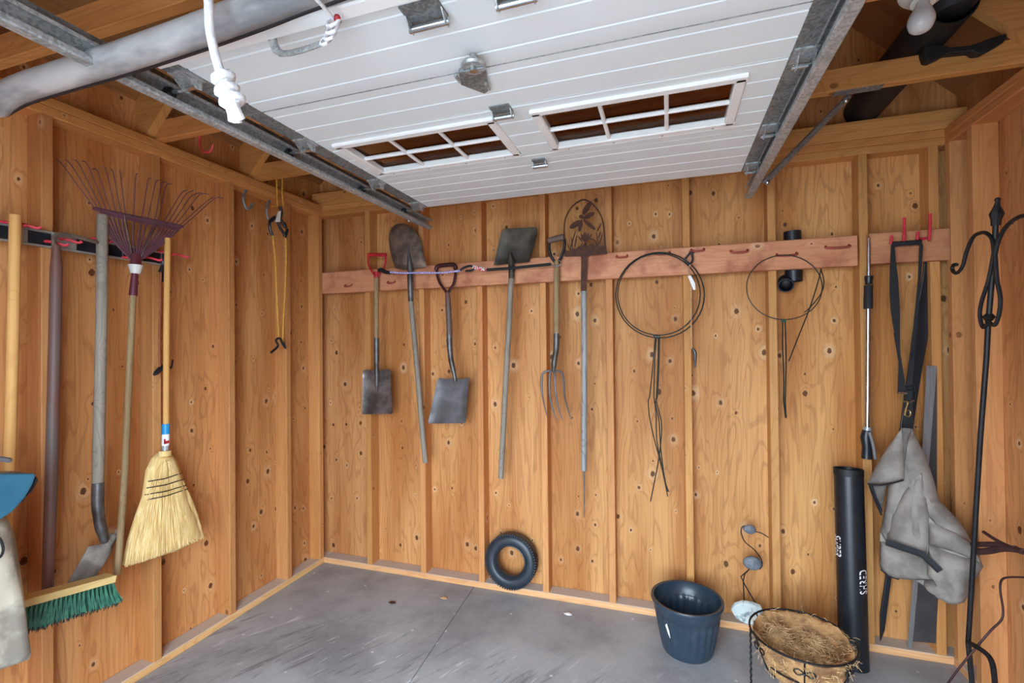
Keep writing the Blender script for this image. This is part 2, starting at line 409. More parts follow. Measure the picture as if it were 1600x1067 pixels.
# back wall
wb = wall('wall_back', 'plywood back wall with open studs', (W/2, .089, 0))
edges = [-.1, .365, 1.57, 2.775, W+.1]
for a, b in zip(edges, edges[1:]): build(MB().box((a+.001, D2, -.02), (b-.001, D2+.012, TOP)), 'panel', PLY, wb)
st0 = None
for xc in [.365, .767, 1.168, 1.57, 1.955, 2.365, 2.774, 3.169, 3.447]:
    if st0 is None: st0 = build(MB().bbox((xc-.019, 0, .038), (xc+.019, D2, HP), .0025), 'stud', STUD, wb); sx0 = xc
    else: copy_part(st0, (xc-sx0, 0, 0))
build(MB().bbox((0, 0, 0), (W, D2, .038)), 'bottom_plate', PLATEX, wb)
build(MB().bbox((0, 0, HP), (W, D2, HP+.038)), 'top_plate', LUMX, wb)
build(MB().bbox((-.089, 0, HP+.038), (W+.089, D2, TOP)), 'top_plate', LUMX, wb)
gb = MB(); PK = W/2
gb.prism([(-.3, D2, 2.40), (W+.3, D2, 2.40), (W+.3, D2, 2.44), (PK, D2, 2.74+PK), (-.3, D2, 2.44)], (0, .016, 0)); build(gb, 'gable_panel', PLY, wb)
build(MB().bbox((-.085, 0, TOP), (W+.085, .038, TOP+.089), .0025), 'end_joist', LUMX, wb)
# side walls
def side_wall(name, label, x0, sgn, ys):
    o = wall(name, label, (x0, YF/2, 0))
    xs = x0+sgn*D2
    for a, b in [(D2, -.735), (-.735, -1.95), (-1.95, YF-.1)]:
        build(MB().box((min(xs, xs+sgn*.012), b+.001, -.02), (max(xs, xs+sgn*.012), a-.001, 2.648)), 'panel', PLY, o)
    s = None; lo, hi = min(x0, xs), max(x0, xs)
    for y in ys:
        if s is None: s = build(MB().bbox((lo, y, .038), (hi, y+.038, HP), .0025), 'stud', STUD, o); y0 = y
        else: copy_part(s, (0, y-y0, 0))
    build(MB().bbox((lo, YF, 0), (hi, D2, .038)), 'bottom_plate', PLATEY, o)
    build(MB().bbox((lo, YF, HP), (hi, D2, HP+.038)), 'top_plate', LUMY, o)
    build(MB().bbox((lo, YF, HP+.038), (hi, 0, TOP)), 'top_plate', LUMY, o)
    return o
side_wall('wall_left', 'plywood left wall with open studs', 0, -1, [-.038, -.33, -.735, -1.135, -1.545, -1.95, -2.36, -2.77])
side_wall('wall_right', 'plywood right wall with open studs', W, 1, [-.038, -.205, -.61, -1.02, -1.43, -1.84, -2.25, -2.66])
# front wall with the doorway, behind the viewer
fw = wall('wall_front', 'front wall around the open doorway', (W/2, YF, 0))
for a, b in [((-.1, YF-.1, 0), (1.05, YF, TOP)), ((2.75, YF-.1, 0), (W+.1, YF, TOP)), ((1.05, YF-.1, 2.1), (2.75, YF, TOP))]: build(MB().box(a, b), 'panel', PLY, fw)
g2 = MB().prism([(-.3, YF, 2.40), (W+.3, YF, 2.40), (W+.3, YF, 2.44), (PK, YF, 2.74+PK), (-.3, YF, 2.44)], (0, -.1, 0)); build(g2, 'gable_panel', PLY, fw)
# roof
rf = wall('ceiling', 'open roof with steep rafters, ceiling joists and plywood deck', (PK, YF/2, TOP))
for s in (-1, 1):
    def X(x): return x if s < 0 else W-x
    for a, b in [(D2+.012, -.9), (-.9, -2.1), (-2.1, YF-.1)]:
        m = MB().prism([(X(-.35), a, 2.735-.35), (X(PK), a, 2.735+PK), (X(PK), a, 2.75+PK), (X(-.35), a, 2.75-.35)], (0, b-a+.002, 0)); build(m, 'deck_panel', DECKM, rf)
TR = [-.565, -1.13, -1.74, -2.35, -2.95]
r0 = r1 = jt = None
for y in TR:
    if r0 is None:
        r0 = build(MB().prism([(-.03, y-.019, 2.47), (PK, y-.019, 2.5+PK), (PK, y-.019, 2.733+PK), (-.16, y-.019, 2.573), (-.089, y-.019, 2.47)], (0, .038, 0)), 'rafter', LUMX, rf)
        r1 = build(MB().prism([(W+.03, y-.019, 2.47), (PK, y-.019, 2.5+PK), (PK, y-.019, 2.733+PK), (W+.16, y-.019, 2.573), (W+.089, y-.019, 2.47)], (0, .038, 0)), 'rafter', LUMX, rf)
        jt = build(MB().bbox((-.085, y+.02, TOP), (W+.085, y+.058, TOP+.089), .0025), 'joist', LUMX, rf)
    else:
        for o in (r0, r1, jt): copy_part(o, (0, y-TR[0], 0))

# ------------------------------------------------------------------ overhead door
ZD = 2.25; DX0, DX1 = 1.02, 2.585
door = thing('door_1', 'white ribbed overhead garage door standing open under the roof', None, (PK, -1.1, ZD), kind='structure')
GRV = [-.37-.098*i for i in range(1, 16)]
def slab(x0, x1, y0, y1):      # y0 > y1, ribbed underside
    o = [V((x0, y0, ZD+.042)), V((x0, y0, ZD))]
    for g in GRV:
        if y0-.008 > g > y1+.008: o += [V((x0, g+.005, ZD)), V((x0, g+.002, ZD+.0022)), V((x0, g-.002, ZD+.0022)), V((x0, g-.005, ZD))]
    o += [V((x0, y1, ZD)), V((x0, y1, ZD+.042))]
    return MB().prism(o, (x1-x0, 0, 0))
def joinmb(*ms):
    r = MB()
    for m in ms: r.add(m.v, m.f)
    return r
build(slab(DX0, DX1, -.37, -.811), 'section', WHITE, door)
wy0, wy1 = -.90, -1.195
midd = joinmb(slab(DX0, DX1, -.815, wy0), slab(DX0, 1.085, wy0, wy1), slab(1.70, 1.862, wy0, wy1), slab(2.475, DX1, wy0, wy1), slab(DX0, DX1, wy1, -1.261))
build(midd, 'section', WHITE, door)
build(slab(DX0, DX1, -1.265, -1.79), 'section', WHITE, door)
build(MB().bbox((DX0-.03, -1.832, ZD-.022), (DX1+.03, -1.79, ZD+.042)), 'bottom_rail', WHITEF, door)
for xa, xb in ((1.085, 1.70), (1.862, 2.475)):
    f = MB(); q = .024; ya, yb = wy1, wy0; z0, z1 = ZD-.010, ZD+.030
    f.bbox((xa-.018, ya-.018, z0), (xb+.018, ya+q*.6, z1)).bbox((xa-.018, yb-q*.6, z0), (xb+.018, yb+.018, z1))
    f.bbox((xa-.018, ya, z0), (xa+q*.6, yb, z1)).bbox((xb-q*.6, ya, z0), (xb+.018, yb, z1))
    fr = build(f, 'window_frame', WHITEF, door)
    xs = [xa+.014, xa+(xb-xa)/3, xa+2*(xb-xa)/3, xb-.014]; ys = [ya+.014, (ya+yb)/2, yb-.014]
    for x in xs[1:3]: build(MB().bbox((x-.007, ya+.01, ZD-.004), (x+.007, yb-.01, ZD+.010)), 'muntin', WHITEF, fr)
    build(MB().bbox((xa+.01, ys[1]-.007, ZD-.0045), (xb-.01, ys[1]+.007, ZD+.0105)), 'muntin', WHITEF, fr)
    p0 = None
    for i in range(3):
        for j in range(2):
            build(MB().box((xs[i], ys[j], ZD+.014), (xs[i+1], ys[j+1], ZD+.018)), 'pane', GLASS, fr)
    sc_ = MB()
    for x in (xa+.05, xa+.22, xb-.22, xb-.05): sc_.ball((x, yb+.006, z0-.0005), .003, 8)
    build(sc_, 'screw', GALVD, fr, smooth=True)
def hinge(x, y, w, d, name='hinge'):
    h = build(MB().box((x-w/2, y-d/2, ZD-.005), (x+w/2, y+d/2, ZD)), name, GALVD, door)
    for s in (-1, 1):
        build(MB().prism([(x+s*w/2, y+d/2, ZD-.003), (x+s*w/2, y-d*.1, ZD-.003), (x+s*w/2, y+d*.25, ZD-.026), (x+s*w/2, y+d*.62, ZD-.026)], (-s*.003, 0, 0)), 'cheek', GALV, h)
    build(MB().tube([(x-w/2-.004, y+d*.45, ZD-.018), (x+w/2+.004, y+d*.45, ZD-.018)], .0085, 10), 'barrel', CHROME, h, smooth=True)
hinge(1.767, -.80, .056, .04); hinge(1.762, -1.255, .066, .05); hinge(1.745, -1.735, .095, .06); hinge(1.96, -1.735, .085, .05)
for sgn, xs0, xs1, xt in ((-1, .955, DX0, .905), (1, DX1, 2.65, 2.645)):
    build(MB().box((xs0, -1.79, ZD-.001), (xs1, -.375, ZD+.012)), 'end_stile', GALVD, door)
    rv = MB()
    for i in range(30):
        rv.ball((xs0+random.choice((.012, .03, .048)), -.42-i*.046, ZD-.002), random.uniform(.0022, .0042), 6)
    o = build(rv, 'rivet', CHROME, door, smooth=True); o['kind'] = 'stuff'
    for y in (-.43, -.81, -1.262, -1.72):
        top = y > -.5; wd = .034 if not top else .045; xm = (xs0+xs1)/2
        h = build(MB().box((xs0+.004, y-wd, ZD-.006), (xs1-.002, y+wd, ZD-.001)), 'roller_bracket', GALV, door)
        xe = xs0 if sgn < 0 else xs1
        for s in (-1, 1): build(MB().prism([(xe+s*.002-sgn*.028-sgn*s*.022, y-.02, ZD-.006), (xe+s*.002-sgn*.028-sgn*s*.022, y+.03, ZD-.006), (xe+s*.002-sgn*.028-sgn*s*.022, y+.03, ZD-.03), (xe+s*.002-sgn*.028-sgn*s*.022, y+.012, ZD-.034)], (.002, 0, 0)), 'cheek', GALV, h)
        xw = .893 if sgn < 0 else 2.657
        build(MB().tube([(xm-sgn*.024, y+.02, ZD-.022), (xw, y+.02, ZD-.022)], .0065, 8), 'roller_stem', CHROME, h, smooth=True)
        build(MB().lathe([(0, -.008), (.016, -.008), (.019, 0), (.016, .008), (0, .008)], (xw, y+.02, ZD-.022), (1, 0, 0), 14), 'roller', BLACK, h, smooth=True)
# lock with its turning disc
lk = build(MB().prism([at(*p, 2, ZD-.012) for p in ((717, 112), (752, 108), (760, 116), (763, 143), (757, 147), (720, 133))], (0, 0, .010)), 'lock_plate', GALVD, door, bevel=.002)
c = at(740, 103, 2, ZD-.03); build(MB().lathe([(0, -.006), (.030, -.006), (.034, 0), (.030, .006), (0, .006)], c, (0, 0, 1), 24), 'disc', GALV, lk, smooth=True)
build(MB().tube([c+V((-.028, 0, -.009)), c+V((.028, 0, -.009))], .003, 6), 'key_bar', GALVD, lk)
build(MB().tube([c+V((0, .0, .03)), c+V((0, 0, -.016))], .010, 8), 'spindle', CHROME, lk, smooth=True)
for px, py in ((715, 123), (762, 135)): p = at(px, py, 2, ZD-.016); build(MB().tube([p-V((0, .016, 0)), p+V((0, .016, 0))], .005, 8), 'latch_pin', GALV, lk, smooth=True)
build(MB().tube([V((.97, -1.515, ZD-.016)), V((2.58, -1.50, ZD-.016))], .0014, 6), 'lock_cable', GALVD, door)
# lift handle
hp = smooth_path([at(404, 48, 2, ZD-.002), at(422, 52, 2, ZD-.006), at(440, 84, 2, ZD-.05), at(506, 66, 2, ZD-.05), at(522, 48, 2, ZD-.03), at(532, 28, 2, ZD-.002)], 4)
build(MB().tube(hp, [(.011, .006)]*len(hp), 8, flat=(0, 0, 1)), 'lift_handle', GALV, door, smooth=True)
# weather seal along the bottom edge
sp = smooth_path([B(-6, 160, -1.875), B(30, 140, -1.875), B(100, 117, -1.875), B(185, 91, -1.875), B(300, 52, -1.875), B(400, 15, -1.875), B(500, -25, -1.875), V((2.0, -1.875, 2.27)), V((2.62, -1.875, 2.275))], 4)
n_ = len(sp)
build(MB().tube(sp, [(.036 if i > 2 else .044-.003*i, .034) for i in range(n_)], 14, flat=(0, 0, 1)), 'bottom_seal', SEALM, door, smooth=True)
build(MB().tube([p+V((0, .02, -.026)) for p in sp], .008, 8), 'seal_lip', BLACK, door, smooth=True)

# tracks
def track(label, x, s, px_h):
    t = thing('door_track', label, 'track', (x, -1.5, 2.19), 'overhead door tracks')
    pr = [(0, .004), (0, .056), (.004, .06), (.030, .06), (.034, .056), (.034, .046), (.032, .046), (.032, .055), (.0295, .058), (.0045, .058), (.002, .0555), (.002, .0045), (.0045, .002), (.031, .002), (.033, .005), (.033, .016), (.035, .016), (.035, .004), (.031, 0), (.004, 0)]
    yy0, yy1 = (-.12, -2.55)
    build(MB().prism([(x+s*a, yy0, 2.195+b) for a, b in pr], (0, yy1-yy0, 0)), 'channel', GALV, t)
    cv = []
    for i in range(9):
        a = math.pi/2*i/8; cv.append(V((x+s*.017, yy1-.38*math.sin(a), 2.225-.38*(1-math.cos(a)))))
    cv.append(V((x+s*.017, yy1-.38, .05))); build(MB().tube(cv, [(.03, .017)]*len(cv), 4, flat=(0, 0, 1)), 'curved_channel', GALV, t)
    build(MB().box((min(x, x-s*.004), -2.5, 2.235), (max(x, x-s*.004), -.2, 2.285)), 'stiffening_angle', GALVD, t)
    return t
tl = track('galvanised steel door track on the tool-hung left side', .88, 1, None)
trk = track('galvanised steel door track on the light bulb side', 2.67, -1, None)
def strap(pts, w=.028, t=.0025): return MB().tube(pts, [(w/2, t)]*len(pts), 4, flat=(0, 1, 0))
build(MB().prism([(2.674, -.335, 2.20), (2.70, -.30, 2.20), (2.975, -.475, 2.46), (2.955, -.51, 2.46)], (.003, .004, .012)), 'hanger_strap', GALVD, trk)
build(MB().bbox((2.90, -.545, TOP-.004), (3.06, -.505, TOP-.001), .001), 'joist_strap', GALVD, trk)
for c_ in ((2.70, -.315, 2.205), (2.953, -.485, 2.448)): build(MB().ball(c_, .012, 10), 'bolt', CHROME, trk, smooth=True)
build(MB().prism([(.876, -.335, 2.20), (.85, -.30, 2.20), (.80, -.475, 2.46), (.82, -.51, 2.46)], (-.003, .004, .012)), 'hanger_strap', GALVD, tl)
build(MB().ball((.868, -.315, 2.205), .014, 10), 'bolt', CHROME, tl, smooth=True)

# white pull rope with knots
rp = thing('pull_rope', 'thick white rope hanging with knotted end in front of door', 'rope', B(325, -5, -1.95))
pr = smooth_path([V((1.30, -1.93, 2.46)), B(325, -10, -1.95), B(328, 45, -1.95), B(336, 85, -1.95), B(346, 120, -1.95), B(354, 150, -1.95), B(365, 185, -1.95)], 5)
build(MB().tube(pr, .0095, 10), 'strand', ROPE, rp, smooth=True)
kn = MB()
for px, py, r in ((349, 122, .016), (355, 141, .017), (363, 157, .018)):
    c = B(px, py, -1.95); ring = [c+V((math.cos(a)*r*.9, math.sin(a)*r*.9, math.sin(a+1)*r*.45)) for a in [k*math.pi/5 for k in range(10)]]
    kn.tube(ring, .0095, 8, closed=True); kn.ball(c, r*.95, 10)
build(kn, 'knot', ROPE, rp, smooth=80)
tail = MB()
for dx in (-5, 2, 7): tail.tube(smooth_path([B(364, 160, -1.95), B(366+dx*.6, 175, -1.957), B(369+dx, 194-abs(dx), -1.95)], 3), [.010]*7 if False else .0095, 8)
build(tail, 'frayed_tail', ROPE, rp, smooth=True)
# cord lashed on the lift handle
lc = thing('handle_cord', 'white cord lashed round the door lift handle', 'cord', at(516, 50, 2, ZD-.04))
cp = MB()
hc = [at(522, 32, 2, ZD-.04), at(520, 44, 2, ZD-.045), at(516, 55, 2, ZD-.05), at(508, 64, 2, ZD-.05)]
for i, p in enumerate(hc):
    rr = .020-.002*i; cp.tube([p+V((math.cos(a)*rr*.8, math.sin(a)*rr*.6, math.sin(a)*rr)) for a in [k*math.pi/4 for k in range(8)]], .004, 6, closed=True)
build(cp, 'coil', ROPE, lc, smooth=True)
build(MB().tube([at(519, 27, 2, ZD-.045), at(505, 10, 2, ZD-.05), at(488, -8, 2, ZD-.06), at(470, -30, 2, ZD-.06)], .0045, 8), 'strand', ROPE, lc, smooth=True)
build(MB().ball(at(527, 29, 2, ZD-.04), .009, 8), 'red_tie', REDP, lc, smooth=True)

# ------------------------------------------------------------------ bulb, roof pipe
bl = thing('light_bulb', 'frosted light bulb in a white porcelain holder under the joist', 'lamp', (2.955, -1.09, TOP))
cb = V((2.955, -1.09, TOP)); axb = (at(1438, 45, 1, -1.12)-cb).normalized()
build(MB().lathe([(0, 0), (.056, 0), (.058, .012), (.05, .022), (.033, .032), (.028, .045), (.028, .05), (0, .05)], cb, axb, 24), 'lampholder', PORC, bl, smooth=True)
build(MB().lathe([(.0, .05), (.015, .05), (.016, .062), (.024, .08), (.0305, .10), (.031, .113), (.026, .13), (.016, .139), (0, .1415)], cb, axb, 20), 'bulb', BULBM, bl, smooth=True)
cbl = thing('wire_cable', 'pale electric cable clipped beside the light bulb holder', 'cable', (2.80, -1.09, TOP))
build(MB().tube(smooth_path([(2.93, -1.115, TOP-.012), (2.86, -1.115, TOP-.008), (2.78, -1.115, TOP-.007), (2.70, -1.115, TOP-.006)], 3), .005, 6), 'sheath', WHITEF, cbl, smooth=True)
bp = thing('drain_pipe', 'long wide black pipe lying over the ceiling joist beside light bulb', 'pipe', (3.262, -.35, TOP))
vp_ = at(1489, 30, 1, -.70); pa, pb = V((3.195, .086, 2.634)), V((vp_.x, -.70, 2.64))
build(MB().lathe([(.072, 0), (.077, 0), (.077, (pb-pa).length), (.072, (pb-pa).length)], pa, pb-pa, 28, closed=True), 'pipe', BLACKM, bp, smooth=True)
build(MB().lathe([(.0, -.03), (.05, -.028), (.074, 0), (.077, .03), (.077, .19), (.072, .19)], V((vp_.x, -.70, 2.63)), (0, 0, 1), 28), 'upright', BLACKM, bp, smooth=True)
gt = thing('pipe_saddle', 'curved black plastic trough piece resting on the ceiling joist', 'bracket', (3.30, -.6, TOP+.09))
sd = [B(*p, -.585) for p in Zm(1280, 0, 4.85, [(795, 400), (815, 460), (850, 465), (930, 430), (970, 405), (1160, 385), (1195, 408), (1260, 400), (1400, 320), (1425, 280), (1425, 250), (1350, 270), (1240, 310), (1150, 340), (1000, 355), (880, 330), (800, 330)])]
build(MB().prism(sd, (0, .13, .02)), 'trough', BLACKM, gt, bevel=.004)

# ------------------------------------------------------------------ tool rails on the back wall
RF = -.038
tag(build(MB().bbox((.028, RF, 1.848), (3.131, -.001, 1.994)), 'tool_rail', RAIL, bevel=.003), 'long reddish wooden board across the back wall studs', 'board')
tag(build(MB().bbox((3.178, RF, 1.852), (3.488, -.001, 1.998)), 'tool_rail', RAIL, bevel=.003), 'short reddish board holding the wader straps near the corner', 'board')
hook_desc = {972: 'right of the dragonfly stake', 1035: 'inside top of the large wire hoop', 1090: 'beside the hanging white tag', 1155: 'between the two wire hoops', 1229: 'at top of the small wire hoop', 1308: 'left of the silver pole', 545: 'at the far left of the board', 612: 'between spade and round shovel'}
for px, py, lw in ((972, 402, .055), (1035, 397, .07), (1090, 392, .06), (1155, 394, .075), (1229, 399, .085), (1308, 387, .095), (545, 447, .05), (612, 442, .05)):
    c = B(px, py, RF)
    m = MB().tube(smooth_path([c+V((-lw/2, 0.001, .010)), c+V((-lw/2, -.012, 0)), c+V((0, -.016, -.004)), c+V((lw/2, -.012, 0)), c+V((lw/2, .001, .010))], 3), .0055, 8)
    tag(build(m, 'tool_hook', REDC, smooth=True), 'faded red staple hook on the board '+hook_desc[px], 'hook', 'red hooks on the back board')

def handle(mb, pts, r, n=10): return mb.tube(pts, r, n)
def dgrip(root, pts, r, mat, name='grip_frame'): build(MB().tube(smooth_path(pts, 4), r, 8), name, mat, root, smooth=True)
Z1 = lambda p, y=-.075: [B(*q, y) for q in Zm(500, 300, 5.3333, p)]
Z2 = lambda p, y=-.075: [B(*q, y) for q in Zm(500, 480, 3.68, p)]
Z3 = lambda p, y=-.075: [B(*q, y) for q in Zm(740, 300, 5.3333, p)]
Z4 = lambda p, y=-.075: [B(*q, y) for q in Zm(740, 480, 3.05, p)]
NB = V((0, -1, 0))
def tool(name, label, pt): return thing(name, label, name.split('_')[-1], pt, 'long tools hung on the back board')
# 1 spade with a red D grip
t = tool('garden_spade', 'square spade with a red plastic handle grip, blade down', B(588, 640, -.075))
g = Z1([(402, 522), (550, 524)]); build(MB().tube(g, .0115, 10), 'grip', REDP, t, smooth=True)
for pp in ([(406, 530), (402, 580), (420, 640), (455, 690)], [(546, 532), (546, 585), (525, 640), (485, 690)]): build(MB().tube(smooth_path(Z1(pp), 4), .007, 8), 'grip_arm', REDP, t, smooth=True)
build(MB().tube(Z1([(470, 665), (472, 715)]), [.016, .017], 10), 'ferrule', REDP, t, smooth=True)
build(MB().tube(Z1([(470, 700), (470, 1067)])+Z2([(325, 190)]), .0155, 12), 'shaft', HANDLE_B, t, smooth=True)
build(MB().tube(Z2([(325, 178), (326, 355), (326, 420), (326, 490)], -.078), [.018, .016, .012, .003], 12), 'socket', STEEL, t, smooth=True)
build(puff(Z2([(246, 366), (262, 358), (300, 362), (352, 362), (390, 356), (405, 362), (418, 608), (410, 613), (246, 616), (240, 612)], -.062), NB, -.012, .03, .06, back='follow', thick=.003), 'blade', STEELB, t, smooth=50)
# 2 round point shovel, blade up
t = tool('round_shovel', 'round-point shovel hung blade up with a long weathered handle', B(640, 700, -.075))
bo = [(640, 266), (690, 262), (735, 278), (780, 312), (815, 360), (842, 425), (866, 515), (888, 622), (840, 634), (755, 646), (690, 648), (628, 634), (600, 560), (580, 470), (571, 390), (578, 335), (602, 290)]
build(puff(Z1(bo, -.075), NB, .026, .03, .10, back='follow', thick=.003), 'blade', STEELR, t, smooth=50)
build(MB().tube(Z1([(735, 470), (745, 560), (752, 640), (753, 780), (757, 912)], -.10), [.004, .014, .019, .018, .0165], 12), 'socket', STEEL, t, smooth=True)
build(MB().tube(smooth_path(Z1([(757, 900), (772, 1067)], -.097)+Z2([(545, 200), (563, 400), (583, 650), (604, 870), (607, 888)], -.085), 3), .0162, 12), 'shaft', HANDLE_G, t, smooth=True)
# 3 square scoop with a dark D grip
t = tool('square_shovel', 'flat square shovel with a dark red handle grip, blade down', B(700, 660, -.075))
dgrip(t, Z1([(1060, 850), (1040, 815), (1000, 760), (978, 700), (972, 640)]), .0085, DARKRED, 'grip_arm')
dgrip(t, Z1([(1064, 850), (1085, 810), (1115, 760), (1127, 690), (1126, 640)]), .0085, DARKRED, 'grip_arm')
build(MB().tube(smooth_path(Z1([(968, 650), (975, 622), (1010, 612), (1090, 604), (1122, 612), (1130, 640)]), 3), .013, 10), 'grip', DARKRED, t, smooth=True)
build(MB().tube(Z1([(1062, 835), (1066, 880), (1070, 960), (1075, 1067)])+Z2([(745, 170)]), [.012, .0165, .017, .017, .017], 12), 'shaft', HANDLE_R, t, smooth=True)
build(MB().tube(smooth_path(Z2([(744, 160), (747, 240), (755, 310), (772, 385), (778, 430)], -.075), 3), [.0175]*4+[.016]*5+[.012]*3+[.006], 12), 'socket', STEEL, t, smooth=True)
build(puff(Z2([(676, 414), (690, 406), (730, 412), (775, 408), (820, 412), (856, 403), (857, 412), (838, 658), (830, 666), (630, 669), (621, 662)], -.07), NB, -.016, .03, .05, back='follow', thick=.003), 'blade', STEELG, t, smooth=50)
# 4 long scoop, blade up
t = tool('scoop_shovel', 'long-handled dark square scoop hung blade up', B(790, 740, -.075))
build(puff(Z3([(232, 325), (240, 312), (256, 306), (520, 291), (532, 305), (532, 350), (462, 580), (400, 590), (300, 597), (165, 610)], -.078), NB, -.018, .03, .05, back='follow', thick=.003), 'blade', STEELD, t, smooth=50)
build(MB().tube(Z3([(305, 500), (310, 570), (318, 640), (315, 720)], -.085), [.004, .017, .019, .017], 12), 'socket', STEELD, t, smooth=True)
build(MB().tube(smooth_path(Z3([(317, 690), (305, 850), (298, 1067)], -.08)+Z4([(156, 300), (143, 560), (131, 790), (130, 812)], -.075), 3), .0165, 12), 'shaft', HANDLE_G, t, smooth=True)
# 5 garden fork
t = tool('garden_fork', 'four-tine garden fork with a brown wooden D handle', B(868, 650, -.075))
build(MB().tube(Z3([(624, 408), (690, 388), (752, 374)]), [.017, .019, .017], 10), 'grip', GREYGRIP, t, smooth=True)
dgrip(t, Z3([(630, 420), (630, 480), (650, 545), (690, 600)]), .0085, IRON, 'grip_arm'); dgrip(t, Z3([(755, 390), (758, 450), (740, 520), (700, 600)]), .0085, IRON, 'grip_arm')
build(MB().tube(Z3([(692, 575), (692, 700), (690, 1067)])+Z4([(395, 130)]), [.015, .0185, .0185, .0175], 12), 'shaft', HANDLE_B, t, smooth=True)
build(MB().tube(smooth_path(Z4([(395, 125), (394, 195), (385, 255), (380, 305)]), 3), [.018]*4+[.0165]*4+[.012, .009], 12), 'socket', STEEL, t, smooth=True)
for pp in ([(382, 302), (345, 306), (330, 328), (331, 420), (353, 525)], [(380, 303), (366, 318), (368, 430), (394, 535)], [(384, 303), (390, 330), (399, 440), (425, 538)], [(384, 302), (418, 308), (431, 335), (438, 430), (466, 535)]):
    q = smooth_path(Z4(pp, -.07), 4); m = len(q); build(MB().tube([p+V((0, -.02*math.sin(math.pi*i/m), 0)) for i, p in enumerate(q)], [.0062*(1-.75*max(0, (i/m-.6)/.4)) for i in range(m)], 8), 'tine', STEELG, t, smooth=True)
# 6 dragonfly stake
t = thing('dragonfly_stake', 'rusty dragonfly garden ornament on a grey wooden pole', 'ornament', B(912, 800, -.07), 'long tools hung on the back board')
EX = (0, .004, 0); YD = -.07
arch = [(765, 535), (757, 400), (757, 270), (778, 190), (830, 112), (905, 65), (960, 78), (1018, 128), (1062, 200), (1083, 280), (1096, 440), (1106, 515)]
build(MB().tube(smooth_path(Z3(arch, YD), 3), [(.0022, .0062)]*(3*11+1), 4, flat=(0, 1, 0)), 'arch', RUST, t)
build(MB().prism(Z3([(762, 538), (890, 534), (897, 545), (892, 835), (941, 835), (948, 545), (965, 528), (1108, 516), (1104, 452), (1075, 446), (1050, 450), (1020, 432), (1000, 444), (975, 430), (950, 448), (925, 428), (900, 452), (880, 448), (850, 474), (820, 466), (800, 488), (770, 486)], YD), EX), 'base_plate', RUST, t)
def ell(a, b, wd, n=12):
    a = V(a); b = V(b); c = (a+b)/2; u = (b-a)/2; v = V((-u.y, u.x)).normalized()*wd
    return [tuple(c+u*math.cos(2*math.pi*k/n)+v*math.sin(2*math.pi*k/n)) for k in range(n)]
for a, b, wd in (((908, 190), (980, 75), 23), ((905, 222), (1006, 172), 20), ((898, 238), (800, 300), 24), ((912, 228), (1014, 312), 17)): build(MB().prism(Z3(ell(a, b, wd), YD), EX), 'dragonfly_wing', RUST, t)
build(MB().prism(Z3(ell((900, 225), (880, 330), 17), YD-.002), EX).prism(Z3(ell((878, 207), (915, 200), 17), YD-.002), EX), 'dragonfly_body', RUST, t)
build(MB().prism(Z3([(890, 340), (905, 360), (930, 330), (945, 355), (962, 335), (960, 380), (945, 410), (915, 412), (895, 385)], YD-.001), EX), 'flower', RUST, t)
for a, b, wd in (((800, 490), (850, 320), 5), ((825, 480), (815, 370), 4), ((862, 350), (840, 470), 6), ((870, 365), (905, 415), 7), ((985, 345), (945, 410), 7), ((950, 380), (1010, 400), 6), ((1005, 395), (1040, 455), 8), ((1040, 440), (1020, 330), 5), ((1025, 330), (1068, 255), 5), ((1045, 440), (1075, 340), 5), ((1038, 385), (1060, 330), 6), ((930, 410), (935, 450), 9), ((800, 485), (785, 430), 4), ((890, 460), (905, 420), 4), ((985, 450), (1005, 415), 4)):
    build(MB().prism(Z3(ell(a, b, wd, 8), YD), EX), 'leaf_blade', RUST, t)
build(MB().tube(Z3([(919, 826), (920, 1067)], -.066)+Z4([(528, 300), (527, 600), (526, 778)], -.066), .0155, 12), 'pole', HANDLE_GREY, t, smooth=True)
build(MB().tube(Z4([(526, 770), (526, 800), (528, 1003)], -.066), [.006, .005, .002], 8), 'spike', STEELG, t, smooth=True)
# bungee across the tools
t = thing('bungee_cord', 'blue and white bungee cord stretched across the shovels', 'cord', B(650, 425, -.12))
build(MB().tube(smooth_path(Z1([(585, 668), (700, 675), (850, 672), (975, 674), (1060, 668), (1170, 656)], -.13), 3), .0055, 8), 'cord', BLUEC, t, smooth=True)
build(MB().tube(smooth_path(Z1([(488, 655), (515, 650), (550, 668), (592, 674)], -.115), 3), [.012, .013, .014, .014, .014, .013, .012, .011, .010, .008], 10), 'end_hook', BLACK, t, smooth=True)
build(MB().tube(smooth_path(Z1([(1170, 650), (1200, 630), (1250, 615), (1278, 630), (1270, 652), (1215, 658)], -.13), 3), .007, 8), 'end_hook', BLACK, t, smooth=True)
t = thing('bungee_cord', 'black bungee cord with striped end tied to the fork', 'cord', B(800, 418, -.12))
build(MB().tube(smooth_path(Z1([(1275, 625), (1305, 632), (1345, 642), (1385, 652)], -.128), 3), .012, 8), 'striped_end', STRIPE, t, smooth=True)
build(MB().tube(smooth_path(Z3([(95, 650), (200, 642), (300, 635), (430, 622), (640, 602)], -.118), 3), .0085, 8), 'strap', WEB, t, smooth=True)
build(MB().tube(smooth_path(Z3([(640, 590), (655, 612), (700, 616), (728, 600), (722, 575), (700, 568)], -.105), 3), .0042, 8), 'wire_hook', CHROME, t, smooth=True)
